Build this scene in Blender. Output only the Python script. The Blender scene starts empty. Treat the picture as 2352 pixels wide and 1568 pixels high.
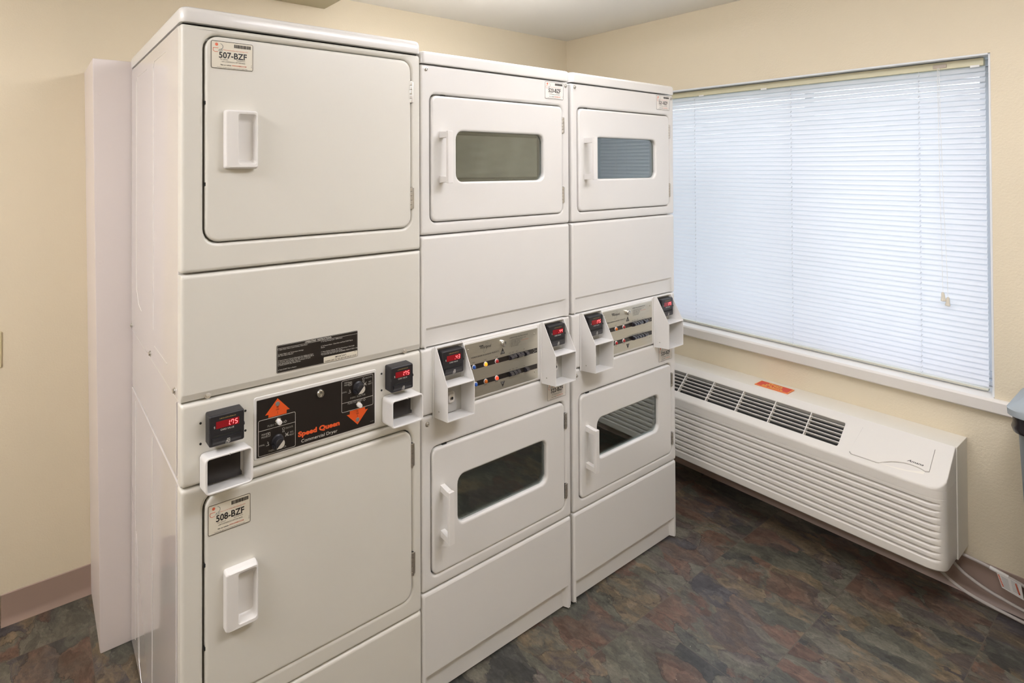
import bpy, bmesh, math, random
from mathutils import Vector, Matrix
random.seed(7)
C = bpy.context.scene.collection
PI = math.pi

# ------------------------------------------------------------------ camera
YAW, PITCH, ROLL = 0.56399, 0.0093, -0.00228
F = Vector((math.sin(YAW)*math.cos(PITCH), math.cos(YAW)*math.cos(PITCH), math.sin(PITCH)))
R0 = Vector((math.cos(YAW), -math.sin(YAW), 0)); U0 = R0.cross(F)
R1 = R0*math.cos(ROLL)+U0*math.sin(ROLL); U1 = -R0*math.sin(ROLL)+U0*math.cos(ROLL)
cd = bpy.data.cameras.new('camera'); cam = bpy.data.objects.new('camera', cd); C.objects.link(cam)
m = Matrix.Identity(4)
for i in range(3):
    m[i][0] = R1[i]; m[i][1] = U1[i]; m[i][2] = -F[i]
m[0][3], m[1][3], m[2][3] = -0.97251, -1.25632, 1.57363
cam.matrix_world = m
cd.sensor_fit = 'HORIZONTAL'; cd.sensor_width = 36; cd.lens = 1238.026/2352*36
cd.shift_x = (1176-850)/2352; cd.shift_y = (373.14-784)/2352
cd.clip_start = 0.02
bpy.context.scene.camera = cam

# ------------------------------------------------------------------ view + world
sc = bpy.context.scene
sc.view_settings.view_transform = 'Standard'; sc.view_settings.look = 'None'
sc.view_settings.exposure = 0.0; sc.view_settings.gamma = 1.0; sc.view_settings.use_curve_mapping = False
w = bpy.data.worlds.new('sky'); sc.world = w; w.use_nodes = True
nt = w.node_tree; nt.nodes.clear()
out = nt.nodes.new('ShaderNodeOutputWorld'); bg = nt.nodes.new('ShaderNodeBackground')
tc = nt.nodes.new('ShaderNodeTexCoord'); sp = nt.nodes.new('ShaderNodeSeparateXYZ'); cr = nt.nodes.new('ShaderNodeValToRGB')
nt.links.new(tc.outputs['Generated'], sp.inputs[0]); nt.links.new(sp.outputs['Z'], cr.inputs[0])
mr = nt.nodes.new('ShaderNodeMapRange'); mr.inputs['From Min'].default_value = -1; mr.inputs['From Max'].default_value = 1
nt.links.new(sp.outputs['Z'], mr.inputs['Value']); nt.links.new(mr.outputs[0], cr.inputs[0])
e = cr.color_ramp.elements
e[0].position = 0.0; e[0].color = (.20, .24, .22, 1)
e[1].position = 1.0; e[1].color = (.72, .80, 1, 1)
x = e.new(.47); x.color = (.34, .40, .40, 1)
x = e.new(.52); x.color = (.91, .93, 1, 1)
nt.links.new(cr.outputs[0], bg.inputs[0]); nt.links.new(bg.outputs[0], out.inputs[0])
WORLD = 2.55
bg.inputs[1].default_value = WORLD

# added out-of-view lamps shaped as fixtures: (x, y, size x, size y, radiance of the lens)
LAMPS = [(0.58, .08, .26, .60, 13.5), (-2.05, -0.40, .28, 1.20, 29.0), (.50, -1.20, 1.20, .28, 19.0)]
LAMPCOL = (1.0, .985, 1.04)

# ------------------------------------------------------------------ materials
MATS = {}
def mat(name, col, rough=.5, metal=0.0, spec=.5, coat=0.0, bump=0.0, bscale=200.0, emit=0.0, trans=0.0, vary=0.0, vscale=3.0, stretch=None):
    if name in MATS: return MATS[name]
    m = bpy.data.materials.new(name); m.use_nodes = True; MATS[name] = m
    n = m.node_tree.nodes; L = m.node_tree.links; b = n['Principled BSDF']
    b.inputs['Base Color'].default_value = (*col, 1); b.inputs['Roughness'].default_value = rough
    b.inputs['Metallic'].default_value = metal; b.inputs['Specular IOR Level'].default_value = spec
    b.inputs['Coat Weight'].default_value = coat; b.inputs['Coat Roughness'].default_value = .06
    b.inputs['Transmission Weight'].default_value = trans
    if emit:
        b.inputs['Emission Color'].default_value = (*col, 1); b.inputs['Emission Strength'].default_value = emit
    t = n.new('ShaderNodeTexCoord')
    src = t.outputs['Object']
    if stretch:
        mp = n.new('ShaderNodeMapping'); mp.inputs['Scale'].default_value = stretch; L.new(src, mp.inputs[0]); src = mp.outputs[0]
    if vary:
        ns = n.new('ShaderNodeTexNoise'); ns.inputs['Scale'].default_value = vscale; ns.inputs['Detail'].default_value = 5
        L.new(src, ns.inputs['Vector'])
        mx = n.new('ShaderNodeMix'); mx.data_type = 'RGBA'
        mx.inputs['A'].default_value = (*[c*(1-vary) for c in col], 1); mx.inputs['B'].default_value = (*[min(1, c*(1+vary)) for c in col], 1)
        L.new(ns.outputs['Fac'], mx.inputs['Factor']); L.new(mx.outputs['Result'], b.inputs['Base Color'])
    if bump:
        ns = n.new('ShaderNodeTexNoise'); ns.inputs['Scale'].default_value = bscale; ns.inputs['Detail'].default_value = 3
        L.new(src, ns.inputs['Vector'])
        bp = n.new('ShaderNodeBump'); bp.inputs['Strength'].default_value = bump; bp.inputs['Distance'].default_value = .002
        L.new(ns.outputs['Fac'], bp.inputs['Height']); L.new(bp.outputs[0], b.inputs['Normal'])
    return m
ENAMEL = mat('enamel_cream_white', (.76, .74, .672), .36, coat=.22, vary=.015, vscale=2)
ENAMEL2 = mat('enamel_white', (.79, .775, .745), .33, coat=.28, vary=.015, vscale=2)
SIDE = mat('enamel_side', (.79, .755, .74), .20, coat=1.0, vary=.015, vscale=2)
POWDER = mat('powder_white', (.84, .825, .80), .38)
PLASTIC = mat('handle_white', (.82, .80, .77), .35)
BLACKP = mat('black_plastic', (.022, .021, .024), .38, bump=.15, bscale=600)
BLACKG = mat('black_print', (.018, .014, .012), .30)
DARK = mat('dark_gap', (.02, .02, .018), .8)
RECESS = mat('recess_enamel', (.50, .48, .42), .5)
CHROME = mat('chrome', (.75, .74, .71), .18, metal=1)
ZINC = mat('zinc_screw', (.62, .60, .56), .35, metal=1)
STEEL = mat('brushed_steel', (.66, .64, .56), .32, metal=.85, vary=.10, vscale=6, stretch=(3, 3, 90))
ORANGE = mat('arrow_orange', (.78, .10, .015), .45)
LOGO = mat('logo_orange', (.85, .12, .03), .45)
WHITEP = mat('print_white', (.72, .70, .64), .5)
GREYP = mat('print_grey', (.42, .41, .37), .5)
GOLDP = mat('print_gold', (.35, .24, .08), .5)
PAPER = mat('sticker_paper', (.80, .75, .62), .4)
PAPERW = mat('sticker_paper_white', (.84, .81, .76), .4)
INK = mat('sticker_ink', (.02, .018, .018), .5)
INKG = mat('sticker_grey_ink', (.22, .24, .24), .5)
INKR = mat('sticker_red_ink', (.75, .16, .08), .5)
LEDBG = mat('display_red_window', (.22, .008, .012), .2, emit=.30)
LED = mat('display_digits', (1.0, .13, .14), .3, emit=3.2)
WALLM = mat('painted_wall', (.77, .68, .51), .6, bump=.55, bscale=160)
CEILM = mat('painted_ceiling', (.90, .88, .82), .7, bump=.3, bscale=120)
BASEB = mat('vinyl_baseboard', (.34, .245, .20), .42)
TRIMW = mat('sill_paint', (.80, .76, .70), .4)
CHASE = mat('panel_paint_white', (.79, .72, .69), .40, bump=.1, bscale=60)
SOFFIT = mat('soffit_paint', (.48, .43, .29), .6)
ACP = mat('ac_plastic', (.76, .725, .665), .42)
ACS = mat('ac_sleeve', (.83, .79, .70), .45)
TAGR = mat('tag_red', (.72, .045, .03), .4)
TAGY = mat('tag_yellow', (.95, .62, .12), .5)
TAGO = mat('tag_edge_orange', (.85, .22, .08), .5)
BINM = mat('bin_grey_plastic', (.17, .19, .20), .5, bump=.1, bscale=300)
BINL = mat('bin_lid_grey_plastic', (.33, .37, .39), .5, bump=.1, bscale=300)
BAG = mat('black_liner', (.018, .015, .018), .22, bump=.9, bscale=18)
CORDM = mat('cord_vinyl', (.52, .47, .43), .45)
TAPE = mat('cord_tape', (.80, .77, .74), .4)
CREAM = mat('cream_plate', (.62, .53, .33), .4)
HEADR = mat('headrail_cream', (.66, .62, .42), .4)
TASSEL = mat('tassel_plastic', (.80, .74, .62), .5)
PCORD = mat('pull_cord_white', (.88, .87, .84), .6)
FRAMEW = mat('window_vinyl', (.80, .82, .85), .4)
CLOTH = mat('laundry_cloth', (.37, .345, .33), .9, vary=.65, vscale=9, stretch=(1, 1, .5))
DRUM = mat('drum_shade_dark', (.035, .038, .035), .55)  # near-black colour carries the shade inside the drum
GASK = mat('door_gasket', (.05, .055, .05), .5)

def glassmat(name, tint, ior):
    m = bpy.data.materials.new(name); m.use_nodes = True; n = m.node_tree.nodes; L = m.node_tree.links
    n.clear(); o = n.new('ShaderNodeOutputMaterial'); mx = n.new('ShaderNodeMixShader')
    t = n.new('ShaderNodeBsdfTransparent'); t.inputs[0].default_value = (*tint, 1)
    g = n.new('ShaderNodeBsdfGlossy'); g.inputs['Roughness'].default_value = .0; g.inputs['Color'].default_value = (.9, .95, .97, 1)
    # reflectance the same from both faces of the thin pane
    ge = n.new('ShaderNodeNewGeometry'); dt = n.new('ShaderNodeVectorMath'); dt.operation = 'DOT_PRODUCT'; ab = n.new('ShaderNodeMath'); ab.operation = 'ABSOLUTE'
    om = n.new('ShaderNodeMath'); om.operation = 'SUBTRACT'; om.inputs[0].default_value = 1; pw = n.new('ShaderNodeMath'); pw.operation = 'POWER'; pw.inputs[1].default_value = 5
    ma = n.new('ShaderNodeMath'); ma.operation = 'MULTIPLY_ADD'; ma.inputs[1].default_value = 1-ior; ma.inputs[2].default_value = ior
    L.new(ge.outputs['Incoming'], dt.inputs[0]); L.new(ge.outputs['Normal'], dt.inputs[1]); L.new(dt.outputs['Value'], ab.inputs[0]); L.new(ab.outputs[0], om.inputs[1])
    L.new(om.outputs[0], pw.inputs[0]); L.new(pw.outputs[0], ma.inputs[0]); L.new(ma.outputs[0], mx.inputs[0]); L.new(t.outputs[0], mx.inputs[1]); L.new(g.outputs[0], mx.inputs[2]); L.new(mx.outputs[0], o.inputs[0])
    MATS[name] = m; return m
DGLASS = glassmat('dryer_door_glass', (.74, .77, .74), .17)
WGLASS = glassmat('window_glass', (.97, .99, .99), .04)

def slatmat():
    m = bpy.data.materials.new('blind_slat_vinyl'); m.use_nodes = True; n = m.node_tree.nodes; L = m.node_tree.links
    n.clear(); o = n.new('ShaderNodeOutputMaterial'); mx = n.new('ShaderNodeMixShader'); mx2 = n.new('ShaderNodeMixShader')
    d = n.new('ShaderNodeBsdfDiffuse'); d.inputs[0].default_value = (.86, .88, .90, 1)
    t = n.new('ShaderNodeBsdfTranslucent'); t.inputs[0].default_value = (.86, .87, .94, 1)
    g = n.new('ShaderNodeBsdfGlossy'); g.inputs['Roughness'].default_value = .35
    mx.inputs[0].default_value = .46; mx2.inputs[0].default_value = .06
    L.new(d.outputs[0], mx.inputs[1]); L.new(t.outputs[0], mx.inputs[2]); L.new(mx.outputs[0], mx2.inputs[1]); L.new(g.outputs[0], mx2.inputs[2])
    L.new(mx2.outputs[0], o.inputs[0]); return m
SLAT = slatmat()

CORDT = SLAT.copy(); CORDT.name = 'ladder_cord_white'
for q in CORDT.node_tree.nodes:
    if q.type == 'MIX_SHADER' and abs(q.inputs[0].default_value-.46) < .01: q.inputs[0].default_value = .92
    if q.type == 'BSDF_TRANSLUCENT': q.inputs[0].default_value = (.97, .98, 1, 1)

def floormat():
    m = bpy.data.materials.new('slate_vinyl_tile'); m.use_nodes = True; n = m.node_tree.nodes; L = m.node_tree.links
    b = n['Principled BSDF']
    def N(t, **k):
        q = n.new(t)
        for a, v in k.items():
            if a in q.inputs.keys(): q.inputs[a].default_value = v
            else: setattr(q, a, v)
        return q
    tc = N('ShaderNodeTexCoord')
    mp = N('ShaderNodeMapping'); mp.inputs['Location'].default_value = (.135, -.173, 0); L.new(tc.outputs['Object'], mp.inputs[0])
    bk = N('ShaderNodeTexBrick'); bk.offset = .5; bk.offset_frequency = 2
    L.new(mp.outputs[0], bk.inputs['Vector'])
    bk.inputs['Color1'].default_value = (0, 0, 0, 1); bk.inputs['Color2'].default_value = (1, 1, 1, 1); bk.inputs['Mortar'].default_value = (.5, .5, .5, 1)
    bk.inputs['Scale'].default_value = 1; bk.inputs['Mortar Size'].default_value = .0011; bk.inputs['Brick Width'].default_value = .66; bk.inputs['Row Height'].default_value = .331
    bk.inputs['Mortar Smooth'].default_value = .2
    # offset the stone pattern per tile
    sc1 = N('ShaderNodeVectorMath', operation='SCALE'); sc1.inputs['Scale'].default_value = 9.7; L.new(bk.outputs['Color'], sc1.inputs[0])
    ad = N('ShaderNodeVectorMath', operation='ADD'); L.new(tc.outputs['Object'], ad.inputs[0]); L.new(sc1.outputs[0], ad.inputs[1])
    rot = N('ShaderNodeMapping'); rot.inputs['Rotation'].default_value = (0, 0, .35); rot.inputs['Scale'].default_value = (1.15, .85, 1); L.new(ad.outputs[0], rot.inputs[0])
    wn = N('ShaderNodeTexNoise'); wn.inputs['Scale'].default_value = 4.5; wn.inputs['Detail'].default_value = 7; wn.inputs['Roughness'].default_value = .62; L.new(rot.outputs[0], wn.inputs['Vector'])
    ws = N('ShaderNodeVectorMath', operation='SCALE'); ws.inputs['Scale'].default_value = .20; L.new(wn.outputs['Color'], ws.inputs[0])
    wa = N('ShaderNodeVectorMath', operation='ADD'); L.new(rot.outputs[0], wa.inputs[0]); L.new(ws.outputs[0], wa.inputs[1])
    vo = N('ShaderNodeTexVoronoi'); vo.inputs['Scale'].default_value = 8.5; L.new(wa.outputs[0], vo.inputs['Vector'])
    vs = N('ShaderNodeSeparateColor'); L.new(vo.outputs['Color'], vs.inputs[0])
    v2 = N('ShaderNodeTexVoronoi'); v2.inputs['Scale'].default_value = 19; L.new(wa.outputs[0], v2.inputs['Vector'])
    vs2 = N('ShaderNodeSeparateColor'); L.new(v2.outputs['Color'], vs2.inputs[0])
    f2 = N('ShaderNodeMapRange'); f2.inputs['To Min'].default_value = .74; f2.inputs['To Max'].default_value = 1.22; L.new(vs2.outputs[1], f2.inputs[0])
    fg = N('ShaderNodeTexNoise'); fg.inputs['Scale'].default_value = 55; fg.inputs['Detail'].default_value = 9; fg.inputs['Roughness'].default_value = .75; L.new(wa.outputs[0], fg.inputs['Vector'])
    fgr = N('ShaderNodeMapRange'); fgr.inputs['From Min'].default_value = .32; fgr.inputs['From Max'].default_value = .68; fgr.inputs['To Min'].default_value = .62; fgr.inputs['To Max'].default_value = 1.38; L.new(fg.outputs['Fac'], fgr.inputs[0])
    f3 = N('ShaderNodeMath', operation='MULTIPLY'); L.new(f2.outputs[0], f3.inputs[0]); L.new(fgr.outputs[0], f3.inputs[1])
    rp = N('ShaderNodeValToRGB'); rp.color_ramp.interpolation = 'LINEAR'; e = rp.color_ramp.elements
    cols = [(0, (.050, .049, .045)), (.14, (.100, .097, .076)), (.28, (.128, .118, .090)), (.40, (.086, .070, .064)), (.52, (.124, .086, .064)), (.64, (.122, .070, .050)), (.74, (.100, .097, .078)), (.86, (.168, .126, .078)), (1, (.068, .061, .062))]
    e[0].position = 0; e[0].color = (*cols[0][1], 1); e[1].position = 1; e[1].color = (*cols[-1][1], 1)
    for p, c in cols[1:-1]:
        q = e.new(p); q.color = (*c, 1)
    # mix cell value with cloud noise
    cn = N('ShaderNodeTexNoise'); cn.inputs['Scale'].default_value = 7; cn.inputs['Detail'].default_value = 9; cn.inputs['Roughness'].default_value = .68; L.new(wa.outputs[0], cn.inputs['Vector'])
    cm = N('ShaderNodeMapRange'); cm.inputs['From Min'].default_value = .3; cm.inputs['From Max'].default_value = .7; cm.inputs['To Min'].default_value = -.20; cm.inputs['To Max'].default_value = .20; L.new(cn.outputs['Fac'], cm.inputs[0])
    av = N('ShaderNodeMath', operation='ADD'); av.use_clamp = True; L.new(vs.outputs[0], av.inputs[0]); L.new(cm.outputs[0], av.inputs[1]); L.new(av.outputs[0], rp.inputs[0])
    # fine streaks
    st = N('ShaderNodeMapping'); st.inputs['Rotation'].default_value = (0, 0, .5); st.inputs['Scale'].default_value = (26, 9, 1); L.new(ad.outputs[0], st.inputs[0])
    sn = N('ShaderNodeTexNoise'); sn.inputs['Scale'].default_value = 1.4; sn.inputs['Detail'].default_value = 8; sn.inputs['Roughness'].default_value = .7; L.new(st.outputs[0], sn.inputs['Vector'])
    sm = N('ShaderNodeMapRange'); sm.inputs['From Min'].default_value = .3; sm.inputs['From Max'].default_value = .72; sm.inputs['To Min'].default_value = .76; sm.inputs['To Max'].default_value = 1.24; L.new(sn.outputs['Fac'], sm.inputs[0])
    sm3 = N('ShaderNodeMath', operation='MULTIPLY'); L.new(sm.outputs[0], sm3.inputs[0]); L.new(f3.outputs[0], sm3.inputs[1])
    mu = N('ShaderNodeVectorMath', operation='SCALE'); L.new(rp.outputs[0], mu.inputs[0]); L.new(sm3.outputs[0], mu.inputs['Scale'])
    # dark cracks between some stones
    ve = N('ShaderNodeTexVoronoi', feature='DISTANCE_TO_EDGE'); ve.inputs['Scale'].default_value = 8.5; L.new(wa.outputs[0], ve.inputs['Vector'])
    cmx = N('ShaderNodeMapRange'); cmx.inputs['From Min'].default_value = 0; cmx.inputs['From Max'].default_value = .022; cmx.inputs['To Min'].default_value = .45; cmx.inputs['To Max'].default_value = 1; L.new(ve.outputs['Distance'], cmx.inputs[0])
    mk = N('ShaderNodeTexNoise'); mk.inputs['Scale'].default_value = 5; L.new(rot.outputs[0], mk.inputs['Vector'])
    mkr = N('ShaderNodeMapRange'); mkr.inputs['From Min'].default_value = .48; mkr.inputs['From Max'].default_value = .58; L.new(mk.outputs['Fac'], mkr.inputs[0])
    lm = N('ShaderNodeMix'); lm.data_type = 'FLOAT'; L.new(mkr.outputs[0], lm.inputs['Factor']); lm.inputs['A'].default_value = 1; L.new(cmx.outputs[0], lm.inputs['B'])
    mu2 = N('ShaderNodeVectorMath', operation='SCALE'); L.new(mu.outputs[0], mu2.inputs[0]); L.new(lm.outputs['Result'], mu2.inputs['Scale'])
    # tile joints slightly lighter
    jm = N('ShaderNodeMix'); jm.data_type = 'RGBA'; L.new(bk.outputs['Fac'], jm.inputs['Factor']); L.new(mu2.outputs[0], jm.inputs['A']); jm.inputs['B'].default_value = (.11, .088, .07, 1)
    # lint specks
    sv = N('ShaderNodeTexVoronoi'); sv.inputs['Scale'].default_value = 26; L.new(tc.outputs['Object'], sv.inputs['Vector'])
    sl = N('ShaderNodeMath', operation='LESS_THAN'); L.new(sv.outputs['Distance'], sl.inputs[0]); sl.inputs[1].default_value = .035
    ss = N('ShaderNodeSeparateColor'); L.new(sv.outputs['Color'], ss.inputs[0])
    sg = N('ShaderNodeMath', operation='GREATER_THAN'); L.new(ss.outputs[1], sg.inputs[0]); sg.inputs[1].default_value = .93
    sm2 = N('ShaderNodeMath', operation='MULTIPLY'); L.new(sl.outputs[0], sm2.inputs[0]); L.new(sg.outputs[0], sm2.inputs[1])
    fm = N('ShaderNodeMix'); fm.data_type = 'RGBA'; L.new(sm2.outputs[0], fm.inputs['Factor']); L.new(jm.outputs['Result'], fm.inputs['A']); fm.inputs['B'].default_value = (.5, .48, .42, 1)
    L.new(fm.outputs['Result'], b.inputs['Base Color'])
    b.inputs['Roughness'].default_value = .42
    bp = N('ShaderNodeBump'); bp.inputs['Strength'].default_value = .35; bp.inputs['Distance'].default_value = .002; L.new(cn.outputs['Fac'], bp.inputs['Height']); L.new(bp.outputs[0], b.inputs['Normal'])
    return m
FLOORM = floormat()

# ------------------------------------------------------------------ mesh builder
TXT = {}
def text_mesh(s, bold):
    k = (s, bold)
    if k not in TXT:
        cu = bpy.data.curves.new('t', 'FONT'); cu.body = s; cu.size = 1; cu.resolution_u = 3; cu.offset = bold; cu.fill_mode = 'FRONT'
        o = bpy.data.objects.new('t', cu); C.objects.link(o)
        dg = bpy.context.evaluated_depsgraph_get(); dg.update()
        me = bpy.data.meshes.new_from_object(o.evaluated_get(dg))
        TXT[k] = ([tuple(v.co) for v in me.vertices], [tuple(p.vertices) for p in me.polygons])
        bpy.data.objects.remove(o); bpy.data.curves.remove(cu); bpy.data.meshes.remove(me)
    return TXT[k]

def rrect(x0, x1, z0, z1, r, n=5):
    r = max(1e-5, min(r, (x1-x0)/2-1e-5, (z1-z0)/2-1e-5)); P = []
    for cx, cz, a in ((x0+r, z0+r, PI), (x1-r, z0+r, 1.5*PI), (x1-r, z1-r, 0), (x0+r, z1-r, .5*PI)):
        for i in range(n+1):
            t = a+i/n*PI/2; P.append((cx+r*math.cos(t), cz+r*math.sin(t)))
    return P
FRONT = lambda a, b, c: (a, c, b)        # (x, z, y): loops drawn on the front of a machine
TOP = lambda a, b, c: (a, b, c)
class B:
    def __init__(s, mp=FRONT):
        s.bm = bmesh.new(); s.m = []; s.mp = mp
    def mi(s, m):
        if m not in s.m: s.m.append(m)
        return s.m.index(m)
    def faces(s, V, Fs, m, recalc=True):
        k = s.mi(m); vs = [s.bm.verts.new(v) for v in V]; new = []
        for f in Fs:
            try: q = s.bm.faces.new([vs[i] for i in f])
            except ValueError: continue
            q.material_index = k; q.smooth = True; new.append(q)
        if recalc: bmesh.ops.recalc_face_normals(s.bm, faces=new)
        return s
    def loft(s, loops, m, cap0=False, cap1=True, n=5, mats=None):
        V = []; Fs = []
        for l in loops:
            pts = rrect(*l[:5], n=n); V += [s.mp(a, b, l[5]) for a, b in pts]
        k = 4*(n+1)
        for j in range(len(loops)-1):
            for i in range(k):
                Fs.append((j*k+i, j*k+(i+1) % k, (j+1)*k+(i+1) % k, (j+1)*k+i))
        if cap0: Fs.append(tuple(range(k)))
        if cap1: Fs.append(tuple(range((len(loops)-1)*k, len(loops)*k)))
        return s.faces(V, Fs, m)
    def box(s, x0, x1, y0, y1, z0, z1, m, bev=0.0, seg=2):
        t = bmesh.new(); bmesh.ops.create_cube(t, size=1)
        for v in t.verts: v.co = Vector((x0+(v.co.x+.5)*(x1-x0), y0+(v.co.y+.5)*(y1-y0), z0+(v.co.z+.5)*(z1-z0)))
        if bev: bmesh.ops.bevel(t, geom=list(t.edges), offset=bev, segments=seg, affect='EDGES', profile=.5)
        t.verts.index_update()
        V = [tuple(v.co) for v in t.verts]; Fs = [tuple(v.index for v in f.verts) for f in t.faces]; t.free()
        return s.faces(V, Fs, m)
    def prism(s, poly, a0, a1, m, axis='x', bev=0.0):
        # poly in the plane across axis: x -> (y,z), y -> (x,z), z -> (x,y)
        f = {'x': lambda p, a: (a, p[0], p[1]), 'y': lambda p, a: (p[0], a, p[1]), 'z': lambda p, a: (p[0], p[1], a)}[axis]
        n = len(poly); t = bmesh.new()
        vs = [t.verts.new(f(p, a0)) for p in poly]+[t.verts.new(f(p, a1)) for p in poly]
        for i in range(n): t.faces.new((vs[i], vs[(i+1) % n], vs[n+(i+1) % n], vs[n+i]))
        t.faces.new(vs[:n]); t.faces.new(vs[n:][::-1])
        bmesh.ops.recalc_face_normals(t, faces=t.faces)
        if bev: bmesh.ops.bevel(t, geom=list(t.edges), offset=bev, segments=2, affect='EDGES', profile=.5)
        t.verts.index_update()
        V = [tuple(v.co) for v in t.verts]; Fs = [tuple(v.index for v in q.verts) for q in t.faces]; t.free()
        return s.faces(V, Fs, m)
    def lathe(s, c, axis, prof, m, n=20):
        # prof: (radius, distance along axis)
        ax = Vector(axis).normalized(); a = ax.orthogonal().normalized(); b = ax.cross(a); V = []; Fs = []
        for r, h in prof:
            for i in range(n):
                t = 2*PI*i/n; V.append(tuple(Vector(c)+ax*h+(a*math.cos(t)+b*math.sin(t))*max(r, 1e-5)))
        for j in range(len(prof)-1):
            for i in range(n): Fs.append((j*n+i, j*n+(i+1) % n, (j+1)*n+(i+1) % n, (j+1)*n+i))
        Fs.append(tuple(range(n))); Fs.append(tuple(range((len(prof)-1)*n, len(prof)*n)))
        return s.faces(V, Fs, m)
    def tube(s, P, r, m, n=8):
        P = [Vector(p) for p in P]; V = []; Fs = []; up = None
        for i, p in enumerate(P):
            d = (P[min(i+1, len(P)-1)]-P[max(i-1, 0)]).normalized()
            a = d.orthogonal().normalized() if up is None else (up-d*up.dot(d)).normalized()
            up = a; b = d.cross(a)
            for k in range(n):
                t = 2*PI*k/n; V.append(tuple(p+(a*math.cos(t)+b*math.sin(t))*r))
        for j in range(len(P)-1):
            for i in range(n): Fs.append((j*n+i, j*n+(i+1) % n, (j+1)*n+(i+1) % n, (j+1)*n+i))
        Fs.append(tuple(range(n))); Fs.append(tuple(range((len(P)-1)*n, len(P)*n)))
        return s.faces(V, Fs, m)
    # flat print (u, v, depth) through s.mp
    def quad(s, x0, x1, z0, z1, y, m): return s.faces([s.mp(x0, z0, y), s.mp(x1, z0, y), s.mp(x1, z1, y), s.mp(x0, z1, y)], [(0, 1, 2, 3)], m)
    def poly(s, P, y, m): return s.faces([s.mp(a, b, y) for a, b in P], [tuple(range(len(P)))], m)
    def frame(s, x0, x1, z0, z1, r, t, y, m, n=4):
        A = rrect(x0, x1, z0, z1, r, n); Bp = rrect(x0+t, x1-t, z0+t, z1-t, max(r-t, 1e-4), n); k = len(A)
        return s.faces([s.mp(a, b, y) for a, b in A+Bp], [(i, (i+1) % k, k+(i+1) % k, k+i) for i in range(k)], m)
    def line(s, P, t, y, m):
        for (a, b), (c, d) in zip(P[:-1], P[1:]):
            l = math.hypot(c-a, d-b) or 1; nx, nz = -(d-b)/l*t/2, (c-a)/l*t/2
            s.poly([(a+nx, b+nz), (c+nx, d+nz), (c-nx, d-nz), (a-nx, b-nz)], y, m)
        return s
    def text(s, t, x, z, size, m, y, w=None, align='l', bold=0.0, shear=0.0, up=False, rise=0.0):
        V, Fs = text_mesh(t, bold)
        if not V: return s
        x0 = min(v[0] for v in V); x1 = max(v[0] for v in V)
        sx = size if w is None else w/(x1-x0)
        W = (x1-x0)*sx; ox = {'l': 0, 'c': -W/2, 'r': -W}[align]
        out = []
        for v in V:
            a = (v[0]-x0)*sx+ox+shear*v[1]*size; b = v[1]*size+rise*((v[0]-x0)*sx+ox)
            if up: a, b = -b, a
            out.append(s.mp(x+a, z+b, y))
        return s.faces(out, Fs, m, recalc=False)
    def build(s, name, parent=None, label=None, wn=True, xf=None):
        me = bpy.data.meshes.new(name); s.bm.to_mesh(me); s.bm.free()
        for q in s.m: me.materials.append(q)
        me.set_sharp_from_angle(angle=math.radians(38))
        o = bpy.data.objects.new(name, me); C.objects.link(o)
        if parent: o.parent = parent
        if wn:
            w = o.modifiers.new('wn', 'WEIGHTED_NORMAL'); w.keep_sharp = True; w.weight = 90
        if label: o['label'] = label
        return o
def thing(name, label, cat, loc=(0, 0, 0), group=None):
    o = bpy.data.objects.new(name, None); o.empty_display_size = .05; C.objects.link(o); o.location = loc
    o['label'] = label; o['category'] = cat
    if group: o['group'] = group
    return o
def tag(o, label, cat, group=None):
    o['label'] = label; o['category'] = cat
    if group: o['group'] = group
    return o
def struct(o): o['kind'] = 'structure'; return o

# ------------------------------------------------------------------ room
XW, YB, ZC = 1.966, 1.006, 2.387
XL, YF = -3.1, -2.9
struct(B().box(XL-.1, XW+.25, YF-.1, YB+.1, -.1, 0, FLOORM).build('floor', wn=False))
struct(B().box(XL-.1, XW+.25, YF-.1, YB+.1, ZC, ZC+.1, CEILM).build('ceiling', wn=False))
struct(B().box(XL-.1, XW+.25, YB, YB+.1, 0, ZC, WALLM).build('wall_back', wn=False))
struct(B().box(XL-.1, XL, YF, YB, 0, ZC, WALLM).build('wall_left', wn=False))
struct(B().box(XL-.1, XW+.25, YF-.1, YF, 0, ZC, WALLM).build('wall_front', wn=False))
WY0, WY1, WZ0, WZ1 = -.811, .74, .720, 1.985
b = B()
b.box(XW, XW+.2, YF, WY0, 0, ZC, WALLM); b.box(XW, XW+.2, WY1, YB, 0, ZC, WALLM)
b.box(XW, XW+.2, WY0, WY1, 0, WZ0, WALLM); b.box(XW, XW+.2, WY0, WY1, WZ1, ZC, WALLM)
struct(b.build('wall_right', wn=False))
# lowered ceiling box over the first machine
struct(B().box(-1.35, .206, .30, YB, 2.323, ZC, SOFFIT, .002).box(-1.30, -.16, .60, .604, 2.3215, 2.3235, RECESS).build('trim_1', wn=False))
def basebd(poly, a0, a1, ax, name): return struct(B().prism(poly, a0, a1, BASEB, ax, ).build(name, wn=False))
prof = lambda h: [(0, 0), (-.014, 0), (-.012, .004), (-.006, .014), (-.0035, .026), (-.003, h-.002), (-.001, h), (0, h)]
basebd([(YB+a, z) for a, z in prof(.105)], XL, -1.052, 'x', 'baseboard_back')
basebd([(YB+a, z) for a, z in prof(.105)], -1.050, XW, 'x', 'baseboard_back_right')
basebd([(XW+a, z) for a, z in prof(.135)], YF, YB, 'y', 'baseboard_right')
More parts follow.
